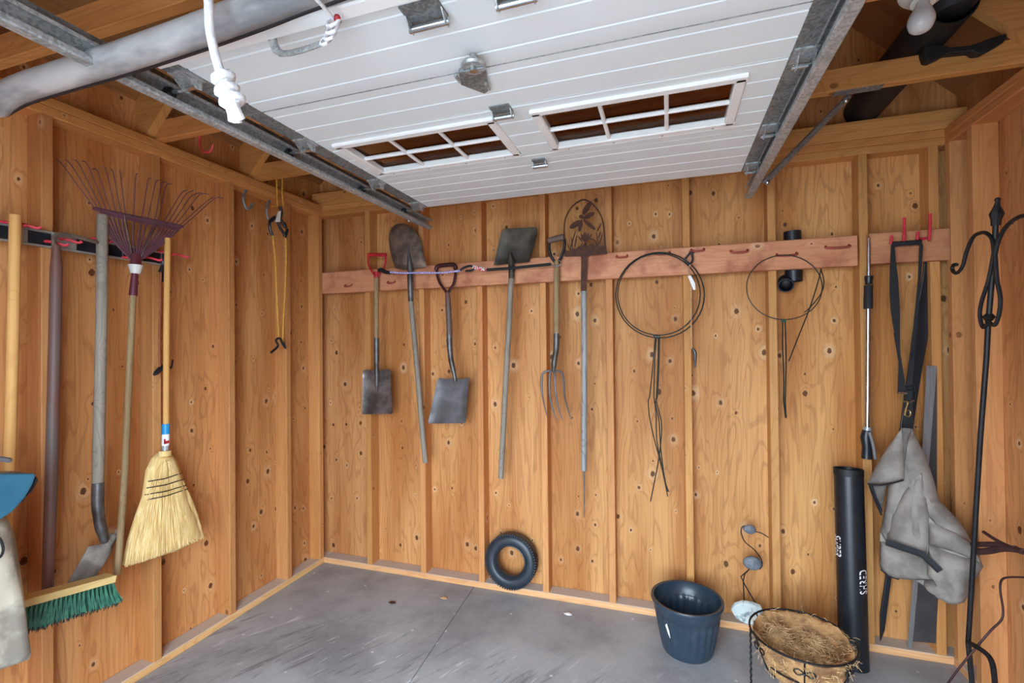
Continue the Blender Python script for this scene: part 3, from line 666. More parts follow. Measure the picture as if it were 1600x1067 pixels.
# wire hoops (plant supports)
Z5 = lambda p, y=-.06: [B(*q, y) for q in Zm(940, 360, 4.103, p)]
Z6 = lambda p, y=-.06: [B(*q, y) for q in Zm(960, 600, 4.103, p)]
def hoop(cx, cy, rx, ry, y, n=40): return Z5([(cx+rx*math.cos(2*math.pi*k/n), cy+ry*math.sin(2*math.pi*k/n)) for k in range(n)], y)
t = thing('wire_plant_support', 'large double hoop of dark wire with long folded legs', 'wire hoop', B(1030, 770, -.06), 'folded plant supports')
build(MB().tube(hoop(375, 415, 284, 274, -.062), .0036, 6, closed=True), 'hoop', WIREG, t, smooth=True)
build(MB().tube(hoop(368, 410, 265, 262, -.072), .0034, 6, closed=True), 'hoop', WIREG, t, smooth=True)
for a, b in (([(345, 675), (330, 850), (308, 1067)], [(218, 100), (222, 190), (250, 330), (290, 480), (318, 600), (342, 720)]), ([(352, 672), (340, 850), (335, 1067)], [(255, 90), (268, 200), (270, 350), (295, 480), (330, 640), (350, 690)]),
             ([(365, 672), (362, 850), (352, 1067)], [(268, 110), (300, 230), (302, 330), (285, 480), (262, 600), (232, 752)]), ([(372, 672), (368, 850), (358, 1067)], [(262, 120), (285, 220), (292, 330), (298, 420), (315, 560), (340, 690)])):
    build(MB().tube(smooth_path(Z5(a, -.066)+Z6(b, -.066), 2), .003, 6), 'leg', WIREG, t, smooth=True)
build(MB().tube(Z5([(340, 680), (372, 680)], -.072), .008, 8), 'tie', WIREG, t, smooth=True)
t = thing('wire_plant_support', 'small single hoop of thin green wire with folded legs', 'wire hoop', B(1225, 650, -.06), 'folded plant supports')
build(MB().tube(hoop(1172, 365, 243, 207, -.062), .0026, 6, closed=True), 'hoop', WIREG, t, smooth=True)
build(MB().tube(smooth_path(Z5([(1405, 245), (1425, 320), (1410, 400), (1340, 490), (1300, 525)], -.066), 3), .0028, 6), 'side_wire', WIREG, t, smooth=True)
build(MB().tube(smooth_path(Z5([(1408, 245), (1385, 340), (1330, 510), (1270, 660), (1200, 838)], -.07), 3), .003, 6), 'leg', WIREG, t, smooth=True)
build(MB().tube(smooth_path(Z5([(1162, 575), (1160, 750), (1168, 900), (1168, 1067)], -.064)+Z6([(1085, 110), (1098, 218)], -.064), 2), .0035, 6), 'leg', WIREG, t, smooth=True)
build(MB().tube(smooth_path(Z5([(1176, 575), (1182, 750), (1182, 900), (1178, 1067)], -.068)+Z6([(1095, 110), (1102, 215)], -.068), 2), .0035, 6), 'leg', WIREG, t, smooth=True)
build(MB().tube(Z5([(1152, 578), (1182, 578)], -.07), .008, 8), 'tie', WINDOWLEAF, t, smooth=True)
# tan bungee with a white tag
t = thing('bungee_cord', 'thin tan bungee cord with a white paper tag', 'cord', B(1080, 560, -.075))
build(MB().tube(smooth_path(Z5([(572, 140), (545, 170), (535, 190), (560, 215), (582, 195), (580, 150), (572, 140)], -.075), 3), .0055, 8), 'end_hook', BLACK, t, smooth=True)
build(MB().tube(smooth_path(Z5([(570, 215), (556, 262), (572, 330), (574, 540), (578, 760)], -.072), 3), .0035, 6), 'cord', TANC, t, smooth=True)
build(MB().prism(Z5([(552, 292), (572, 288), (600, 340), (602, 380), (588, 382)], -.082), (0, .0015, 0)), 'tag', LABELM, t)
build(MB().tube(smooth_path(Z5([(580, 755), (598, 780), (600, 830), (602, 880)], -.075), 3), [.005, .006, .008, .009, .009, .008, .007, .005, .004, .003], 8), 'end_hook', BLACK, t, smooth=True)
# short pipe behind the rail
t = thing('pipe_elbow', 'short black pipe offcut tucked behind the red board', 'pipe', B(1232, 450, .03))
c0 = B(1238, 362, .036); c1 = V((c0.x+.004, .036, B(1236, 440, .036).z)); 
build(MB().lathe([(.036, 0), (.0395, 0), (.0395, (c0-c1).length), (.036, (c0-c1).length)], c1, c0-c1, 24, closed=True), 'pipe', BLACK, t, smooth=True)
c2 = B(1228, 446, .0); dq = (CAM-c2).normalized()*.6+V((0, 0, -.25)); build(MB().lathe([(.031, 0), (.0365, 0), (.0365, -.06), (.031, -.06)], c2, dq, 24, closed=True), 'socket', BLACK, t, smooth=True)
build(MB().ball(c2-dq.normalized()*.05, .036, 14), 'elbow', BLACKM, t, smooth=True)
# silver telescopic pole
Z7 = lambda p, y=-.06: [B(*q, y) for q in Zm(1300, 300, 4.103, p)]
Z8 = lambda p, y=-.06: [B(*q, y) for q in Zm(1300, 520, 3.81, p)]
t = thing('telescopic_pole', 'silver telescopic pole with black foam grip and black handle', 'pole', B(1356, 718, -.06))
build(MB().tube(Z7([(236, 295), (235, 560)]), [.006, .0085], 10), 'inner_tube', CHROME, t, smooth=True)
build(MB().tube(Z7([(236, 285), (236, 300)]), [.002, .006], 10), 'tip', CHROME, t, smooth=True)
build(MB().tube(Z7([(232, 740), (230, 1067)])+Z8([(212, 400), (210, 560)]), .0105, 12), 'outer_tube', CHROME, t, smooth=True)
build(MB().tube(Z7([(236, 538), (236, 555), (235, 575), (236, 590)]), [.0165, .0175, .014, .016], 12), 'collar', BLACK, t, smooth=True)
build(MB().tube(Z7([(234, 598), (233, 640), (232, 690), (232, 748)]), [.0185, .0175, .0185, .0185], 12), 'foam_grip', WEB, t, smooth=True)
build(MB().tube(Z8([(211, 560), (210, 582)]), .0165, 12), 'ring', GALV, t, smooth=True)
build(MB().tube(Z8([(208, 580), (202, 620), (208, 680), (206, 748)]), [.018, .024, .020, .022], 12), 'handle', BLACK, t, smooth=True)
build(MB().tube(smooth_path(Z8([(222, 590), (240, 650), (250, 700), (258, 752)], -.08), 3), .007, 8), 'wrist_loop', ALU, t, smooth=True)
# red double hooks for the waders
for px, py, lab in ((1412, 358, 'red double-prong utility hook above the left wader strap'), (1452, 352, 'red double-prong utility hook above the right wader strap')):
    h = thing('utility_hook', lab, 'hook', B(px, py+20, -.05), 'red utility hooks')
    for dx, hh in ((-20 if px < 1430 else -19, 12), (0, 40)):
        build(MB().tube(smooth_path([B(px+dx, py+20, RF), B(px+dx, py+22, RF-.035), B(px+dx+1, py+20-hh*.5, RF-.04), B(px+dx+1, py+22-hh, RF-.04)], 3), .006, 8), 'prong', REDH, h, smooth=True)
    build(MB().tube([B(px-20, py+22, RF-.006), B(px, py+20, RF-.006)], .0065, 8), 'cross_bar', REDH, h, smooth=True)
# waders hanging by their straps
t = thing('chest_waders', 'grey folded waders hanging from black webbing straps', 'waders', B(1430, 940, -.08))
st = MB().prism(Z7([(380, 340), (372, 500), (370, 640), (378, 760), (400, 900), (425, 1040), (434, 1067), (437, 1000), (437, 760), (425, 560), (410, 440), (402, 340)], -.075), (0, .003, 0)); build(st, 'strap', WEB, t)
st = MB().prism(Z8([(368, 0), (402, 0), (408, 130), (435, 290), (438, 355), (392, 352), (398, 180)], -.077), (0, .003, 0)); build(st, 'strap', WEB, t)
st = MB().prism(Z7([(562, 335), (552, 560), (530, 800), (500, 1067), (530, 1067), (552, 800), (572, 560), (585, 335)], -.082), (0, .003, 0)); build(st, 'strap', WEB, t)
st = MB().prism(Z8([(480, 0), (505, 0), (480, 300), (480, 400), (486, 590), (422, 560), (424, 480), (445, 300)], -.082), (0, .003, 0)); build(st, 'strap', WEB, t)
st = MB().tube(Z7([(385, 336), (450, 330), (575, 322)], -.078), [(.006, .012)]*3, 6, flat=(0, 1, 0)); build(st, 'strap', WEB, t)
build(MB().tube(Z8([(390, 357), (444, 357)], -.09), .005, 8), 'slider', CHROME, t, smooth=True)
build(MB().tube(smooth_path(Z8([(420, 365), (418, 408), (450, 410), (440, 450), (430, 490)], -.09), 3), .004, 8), 'clip', BRASS, t, smooth=True)
build(MB().tube(smooth_path(Z8([(488, 400), (470, 408), (452, 415)], -.09), 3), .004, 8), 'clip', CHROME, t, smooth=True)
rg = Z8([(452+16*math.cos(a), 480+20*math.sin(a)) for a in [k*math.pi/6 for k in range(12)]], -.09); build(MB().tube(rg, .003, 6, closed=True), 'ring', BRASS, t, smooth=True)
build(MB().tube(Z8([(445, 320), (492, 318), (494, 338), (450, 342)], -.086), .0025, 6, closed=True), 'buckle', BLACK, t, smooth=True)
NW = V((-.21, -.3, 0)).normalized(); PW = V((3.15, -.10, .8))
def onplane(px, py, p0, n):
    d = RIGHT*((px-800)/FPX) - UP*((py-533.5)/FPX) + FWD; return CAM + d*((p0-CAM).dot(n)/d.dot(n))
ZW = lambda p, y=-.085: [onplane(*q, PW+NW*(-(y+.04)), NW) for q in Zm(1340, 640, 3.335, p)]
def fold(p0, p1, amp, wd):
    a = V((p0.x, p0.z)); b = V((p1.x, p1.z)); ab = b-a
    def f(p, d):
        q = V((p.x, p.z)); k = max(0, min(1, (q-a).dot(ab)/ab.length_squared)); e = (q-a-ab*k).length
        return amp*math.exp(-(e/wd)**2)*min(1, d/.02)
    return f
def folds(*fs): return lambda p, d: sum(f(p, d) for f in fs)
F = lambda a, b, amp, wd: fold(ZW([a])[0], ZW([b])[0], amp, wd)
body = [(236, 95), (255, 150), (280, 100), (310, 170), (345, 240), (375, 320), (400, 400), (420, 480), (500, 560), (560, 635), (585, 690), (640, 800), (648, 825), (600, 905), (585, 960), (555, 1005), (500, 1018), (450, 1000), (380, 940), (300, 890), (240, 884), (170, 865), (128, 838), (113, 795), (116, 640), (140, 520), (160, 390), (220, 250)]
build(puff(ZW(body, -.04), NW, .05, .016, .04, folds=.02, fscale=16, fn=folds(F((330, 300), (380, 700), .016, .014), F((400, 480), (440, 700), -.018, .012), F((250, 380), (200, 640), .012, .014), F((470, 640), (560, 720), .014, .012), F((300, 420), (290, 620), -.010, .010), F((520, 760), (540, 960), .012, .02)), thick=.02), 'body', WADER, t, smooth=70)
build(puff(ZW([(372, 560), (410, 600), (500, 640), (590, 700), (640, 795), (560, 762), (480, 735), (370, 705)], -.096), NW, .02, .016, .03, folds=.012, fscale=20, thick=.012), 'cuff', WADER, t, smooth=70)
build(puff(ZW([(150, 690), (165, 560), (250, 420), (330, 330), (372, 560), (368, 700), (356, 756), (330, 750), (220, 712)], -.088), NW, .02, .016, .03, folds=.012, fscale=20, thick=.012), 'cuff', WADER, t, smooth=70)
build(puff(ZW([(370, 705), (440, 722), (520, 750), (590, 780), (640, 800), (650, 825), (600, 905), (585, 960), (555, 1005), (500, 1018), (430, 985), (345, 915), (300, 888), (395, 885), (360, 850)], -.088), NW, .05, .016, .035, folds=.018, fscale=18, fn=folds(F((420, 740), (470, 960), -.014, .014), F((540, 780), (530, 980), .010, .014)), thick=.02), 'boot_foot', WADER, t, smooth=70)
build(puff(ZW([(118, 640), (150, 690), (260, 740), (355, 770), (390, 885), (300, 884), (200, 880), (130, 838), (114, 795)], -.090), NW, .045, .018, .045, folds=.01, fscale=18, thick=.02), 'boot_foot', WADER, t, smooth=70)
build(puff(ZW([(228, 100), (236, 200), (238, 300), (240, 362), (190, 376), (120, 386), (50, 384), (100, 285), (165, 185)], -.108), NW, .020, .018, .05, folds=.010, fscale=20, thick=.006), 'flap', WADER, t, smooth=70)
build(puff(ZW([(55, 390), (150, 392), (135, 470), (122, 545), (90, 460)], -.07), NW, .012, .018, .03, thick=.008), 'side_panel', WADER2, t, smooth=70)
build(puff(ZW([(226, 95), (278, 98), (262, 150), (250, 230), (240, 300), (228, 220)], -.100), NW, .006, .015, .02, thick=.006), 'inner_panel', WADER2, t, smooth=70)
build(MB().tube(smooth_path(ZW([(52, 386), (110, 392), (170, 385), (240, 366)], -.128), 3), .0035, 6), 'hem', BLACK, t, smooth=True)
build(MB().tube(smooth_path(ZW([(60, 392), (85, 460), (125, 550)], -.088), 3), .004, 6), 'piping', BLACK, t, smooth=True)
build(MB().tube(smooth_path(ZW([(74, 392), (97, 460), (128, 530)], -.088), 3), .003, 6), 'piping', BLACK, t, smooth=True)
bb = smooth_path(ZW([(147, 690), (220, 715), (330, 752), (375, 790), (430, 842)], -.146), 3); build(MB().tube(bb, [(.004, .0135)]*len(bb), 6, flat=(0, 1, 0)), 'reinforcing_band', WEB, t, smooth=True)
build(MB().tube(smooth_path(ZW([(122, 830), (160, 862), (215, 882)], -.092), 3), .005, 6), 'sole_edge', WEB, t, smooth=True)
# black tapered bar leaning behind the waders, metal flashing
t0 = MB()
pts = [(1456, 398), (1456, 470), (1450, 530), (1442, 572), (1436, 610), (1424, 690), (1402, 830), (1393, 905), (1383, 985), (1376, 1003), (1376, 960), (1384, 905), (1388, 830), (1404, 690), (1422, 560), (1430, 500), (1441, 440), (1446, 398)]
t0.prism([B(*p, .03) for p in pts], (0, .012, 0))
tag(build(t0, 'black_bar', BLACK, bevel=.003), 'black tapering flat bar leaning behind the wader straps', 'bar')
t = thing('metal_flashing', 'grey metal angle flashing standing behind the waders', 'flashing', B(1440, 1000, .05))
build(MB().prism([B(*p, -.010) for p in ((1448, 571), (1464, 572), (1452, 720), (1432, 940), (1425, 1015), (1418, 1010), (1424, 940), (1440, 720))], (0, .002, 0)), 'face', ALU, t)
build(MB().prism([B(*p, -.006) for p in ((1464, 572), (1464, 740), (1466, 930), (1462, 1005), (1426, 1002), (1434, 930), (1450, 740))], (0, .003, 0)), 'return_face', ALUD, t)
# black packing tube with white lettering
t = thing('cardboard_tube', 'tall glossy black tube with white lettering, standing on floor', 'tube', (3.06, -.13, 0))
ta, tb = V((3.058, -.135, 0)), V((3.068, -.07, .885)); TR_ = .0585; ax = (tb-ta).normalized(); ln = (tb-ta).length
tube_o = build(MB().lathe([(TR_-.003, ln-.01), (TR_-.003, ln), (TR_, ln), (TR_, 0), (0, 0)], ta, ax, 40).lathe([(0, ln-.012), (TR_-.003, ln-.012)], ta, ax, 40), 'tube', BLACK, t, smooth=True)
build(MB().lathe([(TR_+.0012, ln-.03), (TR_+.0012, ln+.001), (TR_-.004, ln+.001)], ta, ax, 40), 'cap', BLACKM, t, smooth=True)
def text_mb(body, size):
    cu = bpy.data.curves.new('lettering', 'FONT'); cu.body = body; cu.size = size; cu.offset = size*.012; cu.space_character = 1.06; cu.resolution_u = 4
    ob = bpy.data.objects.new('lettering', cu); COL.objects.link(ob); dg = bpy.context.evaluated_depsgraph_get(); dg.update()
    me = bpy.data.meshes.new_from_object(ob.evaluated_get(dg)); vs = [V(v.co) for v in me.vertices]; fs = [tuple(p.vertices) for p in me.polygons]
    bpy.data.objects.remove(ob); bpy.data.meshes.remove(me); bpy.data.curves.remove(cu); return vs, fs
va = math.atan2(CAM.y-ta.y, CAM.x-ta.x)
def wrap_text(body, size, z0, z1, az, up):
    vs, fs = text_mb(body, size); wx = max(v.x for v in vs); hy = max(v.y for v in vs)
    out = []
    for v in vs:
        z = z0+(z1-z0)*v.x/wx; a = az+up*(v.y-hy/2)*1.15/TR_; c_ = ta+ax*z
        out.append(c_+V((math.cos(a), math.sin(a), 0))*(TR_+.0009))
    build(MB().add(out, fs), 'lettering', WHITEF, tube_o)
wrap_text('SHRED', .05, B(1349, 922, -.12).z, B(1349, 886, -.12).z, va+math.radians(50), -1)
wrap_text('SUPER', .05, B(1310, 837, -.12).z, B(1310, 870, -.12).z, va-math.radians(57), 1)

# ------------------------------------------------------------------ on the floor
# small tire
t = thing('small_tire', 'small black wheelbarrow tire leaning between two wall studs', 'tire', (1.362, -.02, .038))
tc_ = V((1.362, -.005, .199)); axd = V((.02, -1, .10)); RT = .158
prof = []
for k in range(20):
    a = 2*math.pi*k/20; ca, sa = math.cos(a), math.sin(a)
    prof.append((.121+.038*(abs(ca)**.8)*(1 if ca > 0 else -1), .043*(abs(sa)**.8)*(1 if sa > 0 else -1)))
build(MB().lathe(prof, tc_, axd, 48, closed=True), 'casing', RUBBER, t, smooth=60)
tr = MB(); un = axd.normalized(); uu = V((1, 0, .02)).normalized(); vv = un.cross(uu)
for k in range(64):
    a = 2*math.pi*k/64; d = uu*math.cos(a)+vv*math.sin(a); s_ = d.cross(un)
    for o in (.024, -.024):
        p = tc_+d*.1535+un*o; e = [p+s_*x+un*y+d*z for z in (-.004, .0045) for x, y in ((-.0045, -.010), (.0045, -.010), (.0045, .010), (-.0045, .010))]
        tr.add(e, [(0,1,2,3),(7,6,5,4),(0,4,5,1),(1,5,6,2),(2,6,7,3),(3,7,4,0)])
o = build(tr, 'tread_blocks', RUBBER, t); o['kind'] = 'stuff'
for h in (.047,): build(MB().tube([tc_+un*h*.9+(uu*math.cos(a)+vv*math.sin(a))*.097 for a in [k*math.pi/20 for k in range(40)]], .004, 6, closed=True), 'bead', RUBBER, t, smooth=True)
# nursery pot
PC = V((2.338, -.235, 0))
t = thing('nursery_pot', 'empty black ribbed plastic nursery pot on the concrete', 'pot', PC)
def ribf(r, h, a, i): return r*(1+(.03*math.cos(a*24) if .03 < h < .17 and r > .09 else 0))
build(MB().lathe([(.108, .004), (.112, .0), (.118, .012), (.122, .03), (.128, .07), (.136, .12), (.145, .165), (.148, .19), (.155, .195), (.156, .245), (.1535, .245), (.152, .198), (.143, .19), (.138, .16), (.128, .10), (.112, .012), (0, .012)], PC, (0, 0, 1), 104, rfun=ribf), 'body', POTM, t, smooth=60)
build(MB().lathe([(.154, .236), (.166, .234), (.169, .242), (.166, .252), (.154, .250)], PC, (0, 0, 1), 56, closed=True), 'rim', POTM, t, smooth=True)
build(MB().lathe([(.1455, .183), (.141, .187), (.1455, .192)], PC, (0, 0, 1), 48), 'inner_ring', POTM, t, smooth=True)
lb = MB(); a0 = math.atan2(-1, -.75)
lb.prism([PC+V((math.cos(a0+x)*r, math.sin(a0+x)*r, z)) for x, z, r in ((-.05, .165, .1535), (.0, .175, .154), (.06, .14, .1495), (.08, .11, .1455), (.02, .13, .148))], (-.002, -.002, 0)); build(lb, 'sticker', LABELM, t)
# heron ornament
ZH = lambda p, y=-.02: [B(*q, y) for q in Zm(1000, 800, 3.997, p)]
t = thing('wire_heron', 'garden bird ornament of bent black wire and grey pebbles', 'ornament', B(1170, 970, -.03))
hc_ = ZH([(686, 108), (702, 318)], -.02)
build(MB().ball(hc_[0], .0295, 16, (1, .6, .78)), 'head_pebble', STONE, t, smooth=True); build(MB().ball(hc_[1], .0445, 16, (1, .6, .78)), 'body_pebble', STONE, t, smooth=True)
build(MB().tube(smooth_path(ZH([(655, 85), (637, 95), (632, 130), (655, 185), (710, 232), (752, 285), (764, 330), (745, 358)], -.022), 4), .003, 6), 'neck_wire', IRON, t, smooth=True)
build(MB().tube(smooth_path(ZH([(722, 122), (760, 132), (802, 158)], -.02), 3), .0026, 6), 'beak_wire', IRON, t, smooth=True)
build(MB().tube(ZH([(690, 350), (675, 364), (630, 402), (655, 455), (732, 586)], -.022), .003, 6), 'leg_wire', IRON, t, smooth=True)
build(MB().tube(ZH([(690, 350), (655, 385), (645, 430), (653, 600)], -.025), .003, 6), 'leg_wire', IRON, t, smooth=True)
sl = Zm(1000, 800, 3.997, [(568, 615), (590, 585), (640, 570), (700, 578), (760, 600), (775, 640), (755, 690), (720, 708), (660, 700), (600, 668)])
build(MB().prism([B(*q, -.046) for q in sl], (0, .018, .01)), 'stone_base', MARBLE, t, bevel=.005)
# wire plant stand with coir liner
SC = V((2.775, -.455, 0)); RZ = .275; RR = .192
t = thing('wire_plant_stand', 'black wrought wire planter stand with scrolled legs', 'plant stand', SC)
circ = lambda r, z, n=48: [SC+V((math.cos(2*math.pi*k/n)*r, math.sin(2*math.pi*k/n)*r, z)) for k in range(n)]
build(MB().tube(circ(RR, RZ), .0042, 8, closed=True), 'rim_ring', IRON, t, smooth=True)
build(MB().tube(circ(.148, .165), .0035, 6, closed=True), 'middle_ring', IRON, t, smooth=True)
build(MB().tube(circ(.075, .085, 28), .0035, 6, closed=True), 'lower_ring', IRON, t, smooth=True)
for k in range(6):
    a = k*math.pi/3+.35; d = V((math.cos(a), math.sin(a), 0)); s_ = V((-d.y, d.x, 0))
    build(MB().tube(smooth_path([SC+d*RR+V((0, 0, RZ)), SC+d*.168+V((0, 0, .20)), SC+d*.135+V((0, 0, .125)), SC+d*.075+V((0, 0, .085))], 4), .0032, 6), 'basket_wire', IRON, t, smooth=True)
    c_ = SC+d*.178+V((0, 0, .222))
    bm_ = MB()
    for sg in (-1, 1):
        bm_.tube(smooth_path([c_, c_+s_*sg*.02+V((0, 0, .012)), c_+s_*sg*.036+V((0, 0, .004)), c_+s_*sg*.022+V((0, 0, -.010)), c_], 3), .0026, 6)
    bm_.ball(c_+d*.003, .006, 8); build(bm_, 'bow_scroll', IRON, t, smooth=True)
for a in (math.radians(186), math.radians(306), math.radians(66)):
    d = V((math.cos(a), math.sin(a), 0)); tw = []
    for i in range(40): tw.append(SC+d*(RR+.002+.0016*math.cos(i*1.6))+V((-d.y*.0016*math.sin(i*1.6), d.x*.0016*math.sin(i*1.6), RZ-(RZ-.02)*i/39)))
    lg = MB().tube(tw, .0042, 6); sgn = d
    sw = smooth_path([tw[-1], SC+d*(RR-.006)+V((0, 0, .006)), SC+d*(RR-.03)+V((0, 0, .0045)), SC+d*(RR-.055)+V((0, 0, .010)), SC+d*(RR-.062)+V((0, 0, .026)), SC+d*(RR-.047)+V((0, 0, .032)), SC+d*(RR-.038)+V((0, 0, .022))], 3)
    lg.tube(sw, .0042, 6); build(lg, 'leg', IRON, t, smooth=True)
t = thing('coir_liner', 'shaggy brown coir basket liner sitting in the wire stand', 'liner', SC+V((0, 0, .09)))
def cf(r, h, a, i):
    p = V((math.cos(a)*2.2, math.sin(a)*2.2, i*.35)); return max(0, r+(.010 if i < 12 else .02)*noise.noise(p)+.005*noise.noise(p*4.1))
prof = [(0, .078), (.05, .080), (.09, .092), (.125, .125), (.15, .17), (.168, .215), (.178, .255), (.182, .268), (.178, .272), (.168, .262), (.155, .23), (.135, .185), (.11, .15), (.07, .135), (.03, .14), (0, .143)]
lin_ = MB().lathe(prof, SC, (0, 0, 1), 72, rfun=cf)
for p in lin_.v:
    q = p-SC
    if q.z > .13: p.z += .022*noise.noise(q*14)+.010*noise.noise(q*40)
build(lin_, 'matting', COIR, t, smooth=80)
hp_ = MB()
for cx, cy, r, h in ((.065, -.035, .055, .055), (-.075, .065, .055, .095), (.055, .075, .06, .075), (-.01, .02, .04, .045)):
    n = 22; vs = []; fs = []
    b_ = MB().ball(SC+V((cx, cy, .155)), r, 20, (1, 1, h/r))
    for p in b_.v: p += V((noise.noise(p*30), noise.noise(p*30+V((9, 0, 0))), noise.noise(p*34+V((0, 7, 0)))))*.018
    hp_.add(b_.v, b_.f)
build(hp_, 'fibre_clump', COIR, t, smooth=80)
fb = MB()
for i in range(900):
    a = random.uniform(0, 2*math.pi); r = random.uniform(.02, .188)
    z = .17+.105*(r/.188)**2+random.uniform(-.01, .012) if r > .12 else .19+random.uniform(-.02, .028)
    p = SC+V((math.cos(a)*r, math.sin(a)*r, z)); da = random.uniform(0, 6.28); l = random.uniform(.015, .05)
    q = [p]
    for k in range(3): da += random.uniform(-.8, .8); q.append(q[-1]+V((math.cos(da)*l/3, math.sin(da)*l/3, random.uniform(-.006, .006))))
    fb.tube(q, .0006+random.random()*.0006, 3)
for i in range(420):
    a = random.uniform(0, 2*math.pi); z = random.uniform(.10, .26); r = .096+.5*(z-.09) if z < .2 else .155+.35*(z-.2)
    p = SC+V((math.cos(a)*r, math.sin(a)*r, z)); l = random.uniform(.015, .045); da = random.uniform(-.8, .8)+math.pi/2*random.choice((1, -1))+a
    fb.tube([p, p+V((math.cos(da)*l*.6+math.cos(a)*.01, math.sin(da)*l*.6+math.sin(a)*.01, random.uniform(-.012, .012))), p+V((math.cos(da)*l+math.cos(a)*.012, math.sin(da)*l+math.sin(a)*.012, random.uniform(-.025, .01)))], .0009, 3)
for i in range(1500):
    cx, cy, r, h = random.choice(((.065, -.035, .055, .055), (-.075, .065, .055, .095), (.055, .075, .06, .075), (-.01, .02, .04, .045)))
    a = random.uniform(0, 6.283); e = random.uniform(.1, 1.5); p = SC+V((cx, cy, .155))+V((math.cos(a)*math.cos(e)*r, math.sin(a)*math.cos(e)*r, math.sin(e)*h))*1.07
    da = random.uniform(0, 6.283); l = random.uniform(.02, .06); q = [p]
    for k in range(4): da += random.uniform(.1, .7); q.append(q[-1]+V((math.cos(da)*l/4, math.sin(da)*l/4, random.uniform(-.006, .005))))
    fb.tube(q, .0008+random.random()*.0008, 3)
o = build(fb, 'loose_fibres', COIR2, t); o['kind'] = 'stuff'
# shepherd hook
Zs = lambda p, x=3.34: [Rw(*q, x) for q in Zm(1300, 300, 4.103, p)]
Zt = lambda p, x=3.34: [Rw(*q, x) for q in Zm(1480, 780, 3.717, p)]
t = thing('shepherd_hook', 'black double shepherd hook plant hanger leaning in the corner', 'plant hanger', Rw(1520, 1060, 3.34))
stem = Zs([(1050, 190), (1042, 400), (1022, 600), (1002, 830), (990, 1067)])+[Rw(1532, 680, 3.34), Rw(1523, 830, 3.34)]+Zt([(145, 450), (122, 830)])
build(MB().tube(stem, .0085, 10), 'stem', IRON, t, smooth=True)
build(MB().tube(Zs([(1051, 215), (1052, 180), (1056, 140), (1058, 90), (1061, 62), (1062, 45), (1062, 36)]), [.013, .014, .020, .009, .006, .009, .004], 8), 'finial', IRON, t, smooth=True)
build(MB().tube(smooth_path(Zs([(1040, 400), (1030, 310), (1000, 270), (960, 260), (905, 290), (862, 385), (838, 475), (800, 520), (772, 500), (778, 468), (800, 466)], 3.33), 4), .0066, 8), 'hook', IRON, t, smooth=True)
build(MB().tube(smooth_path(Zs([(1046, 400), (1068, 310), (1110, 230), (1170, 175), (1240, 152), (1330, 180), (1400, 280), (1440, 400), (1490, 460), (1550, 440), (1555, 390), (1520, 375)], 3.33), 4), .0066, 8), 'hook', IRON, t, smooth=True)
build(MB().tube(smooth_path(Zs([(1036, 400), (1005, 560), (960, 700), (948, 790), (968, 868), (1000, 838)], 3.33), 4), .0062, 8), 'loop', IRON, t, smooth=True)
build(MB().tube(smooth_path(Zs([(1046, 400), (1058, 560), (1080, 680), (1072, 780), (1045, 852), (1012, 838)], 3.33), 4), .0062, 8), 'loop', IRON, t, smooth=True)
build(MB().tube(Zs([(1008, 780), (1006, 800), (1004, 825)]), [.010, .018, .010], 8), 'collar', IRON, t, smooth=True)
f0 = Zt([(122, 830)])[0]; fx = V((3.40, f0.y-.0, .004))
build(MB().tube([f0, at(1519, 1068, 0, 3.34), at(1522, 1135, 2, .008)], .0085, 8), 'foot_prong', IRON, t, smooth=True)
build(MB().tube(smooth_path([f0, at(1533, 1015, 0, 3.33), at(1548, 1030, 0, 3.33), at(1554, 1060, 0, 3.33), at(1558, 1130, 2, .008)], 3), .0085, 8), 'foot_prong', IRON, t, smooth=True)
# cable and dark stakes in the corner
t = thing('bent_wire', 'thin brown wire bent out across the right wall', 'wire', Rw(1490, 1060, 3.36))
build(MB().tube(smooth_path([at(1478, 1072, 0, 3.28), at(1500, 1042, 0, 3.31), at(1525, 1012, 0, 3.35), at(1548, 985, 0, 3.39), at(1565, 968, 0, 3.41), at(1567, 950, 0, 3.42), at(1563, 925, 0, 3.43), at(1564, 908, 0, 3.43), at(1574, 902, 0, 3.43), at(1602, 902, 0, 3.43), at(1660, 903, 0, 3.43)], 3), .0036, 6), 'strand', LEAD, t, smooth=True)
t = thing('garden_stakes', 'dark red rods sticking out past the shepherd hook', 'stakes', Rw(1560, 850, 3.40))
for pp, r in (([(150, 262), (300, 262), (350, 278), (446, 305)], .010), ([(180, 305), (240, 300), (320, 285), (400, 290)], .012), ([(212, 190), (290, 240), (400, 292), (460, 312)], .006)):
    q = smooth_path(Zt(pp, 3.40), 3); build(MB().tube(q, r, 8), 'rod', LEAD, t, smooth=True)
build(MB().tube(smooth_path([Zt([(460, 312)], 3.40)[0]+V((0, -.02*i, -.01*i)) for i in range(1, 8)], 2), .008, 8), 'rod', LEAD, t, smooth=True)

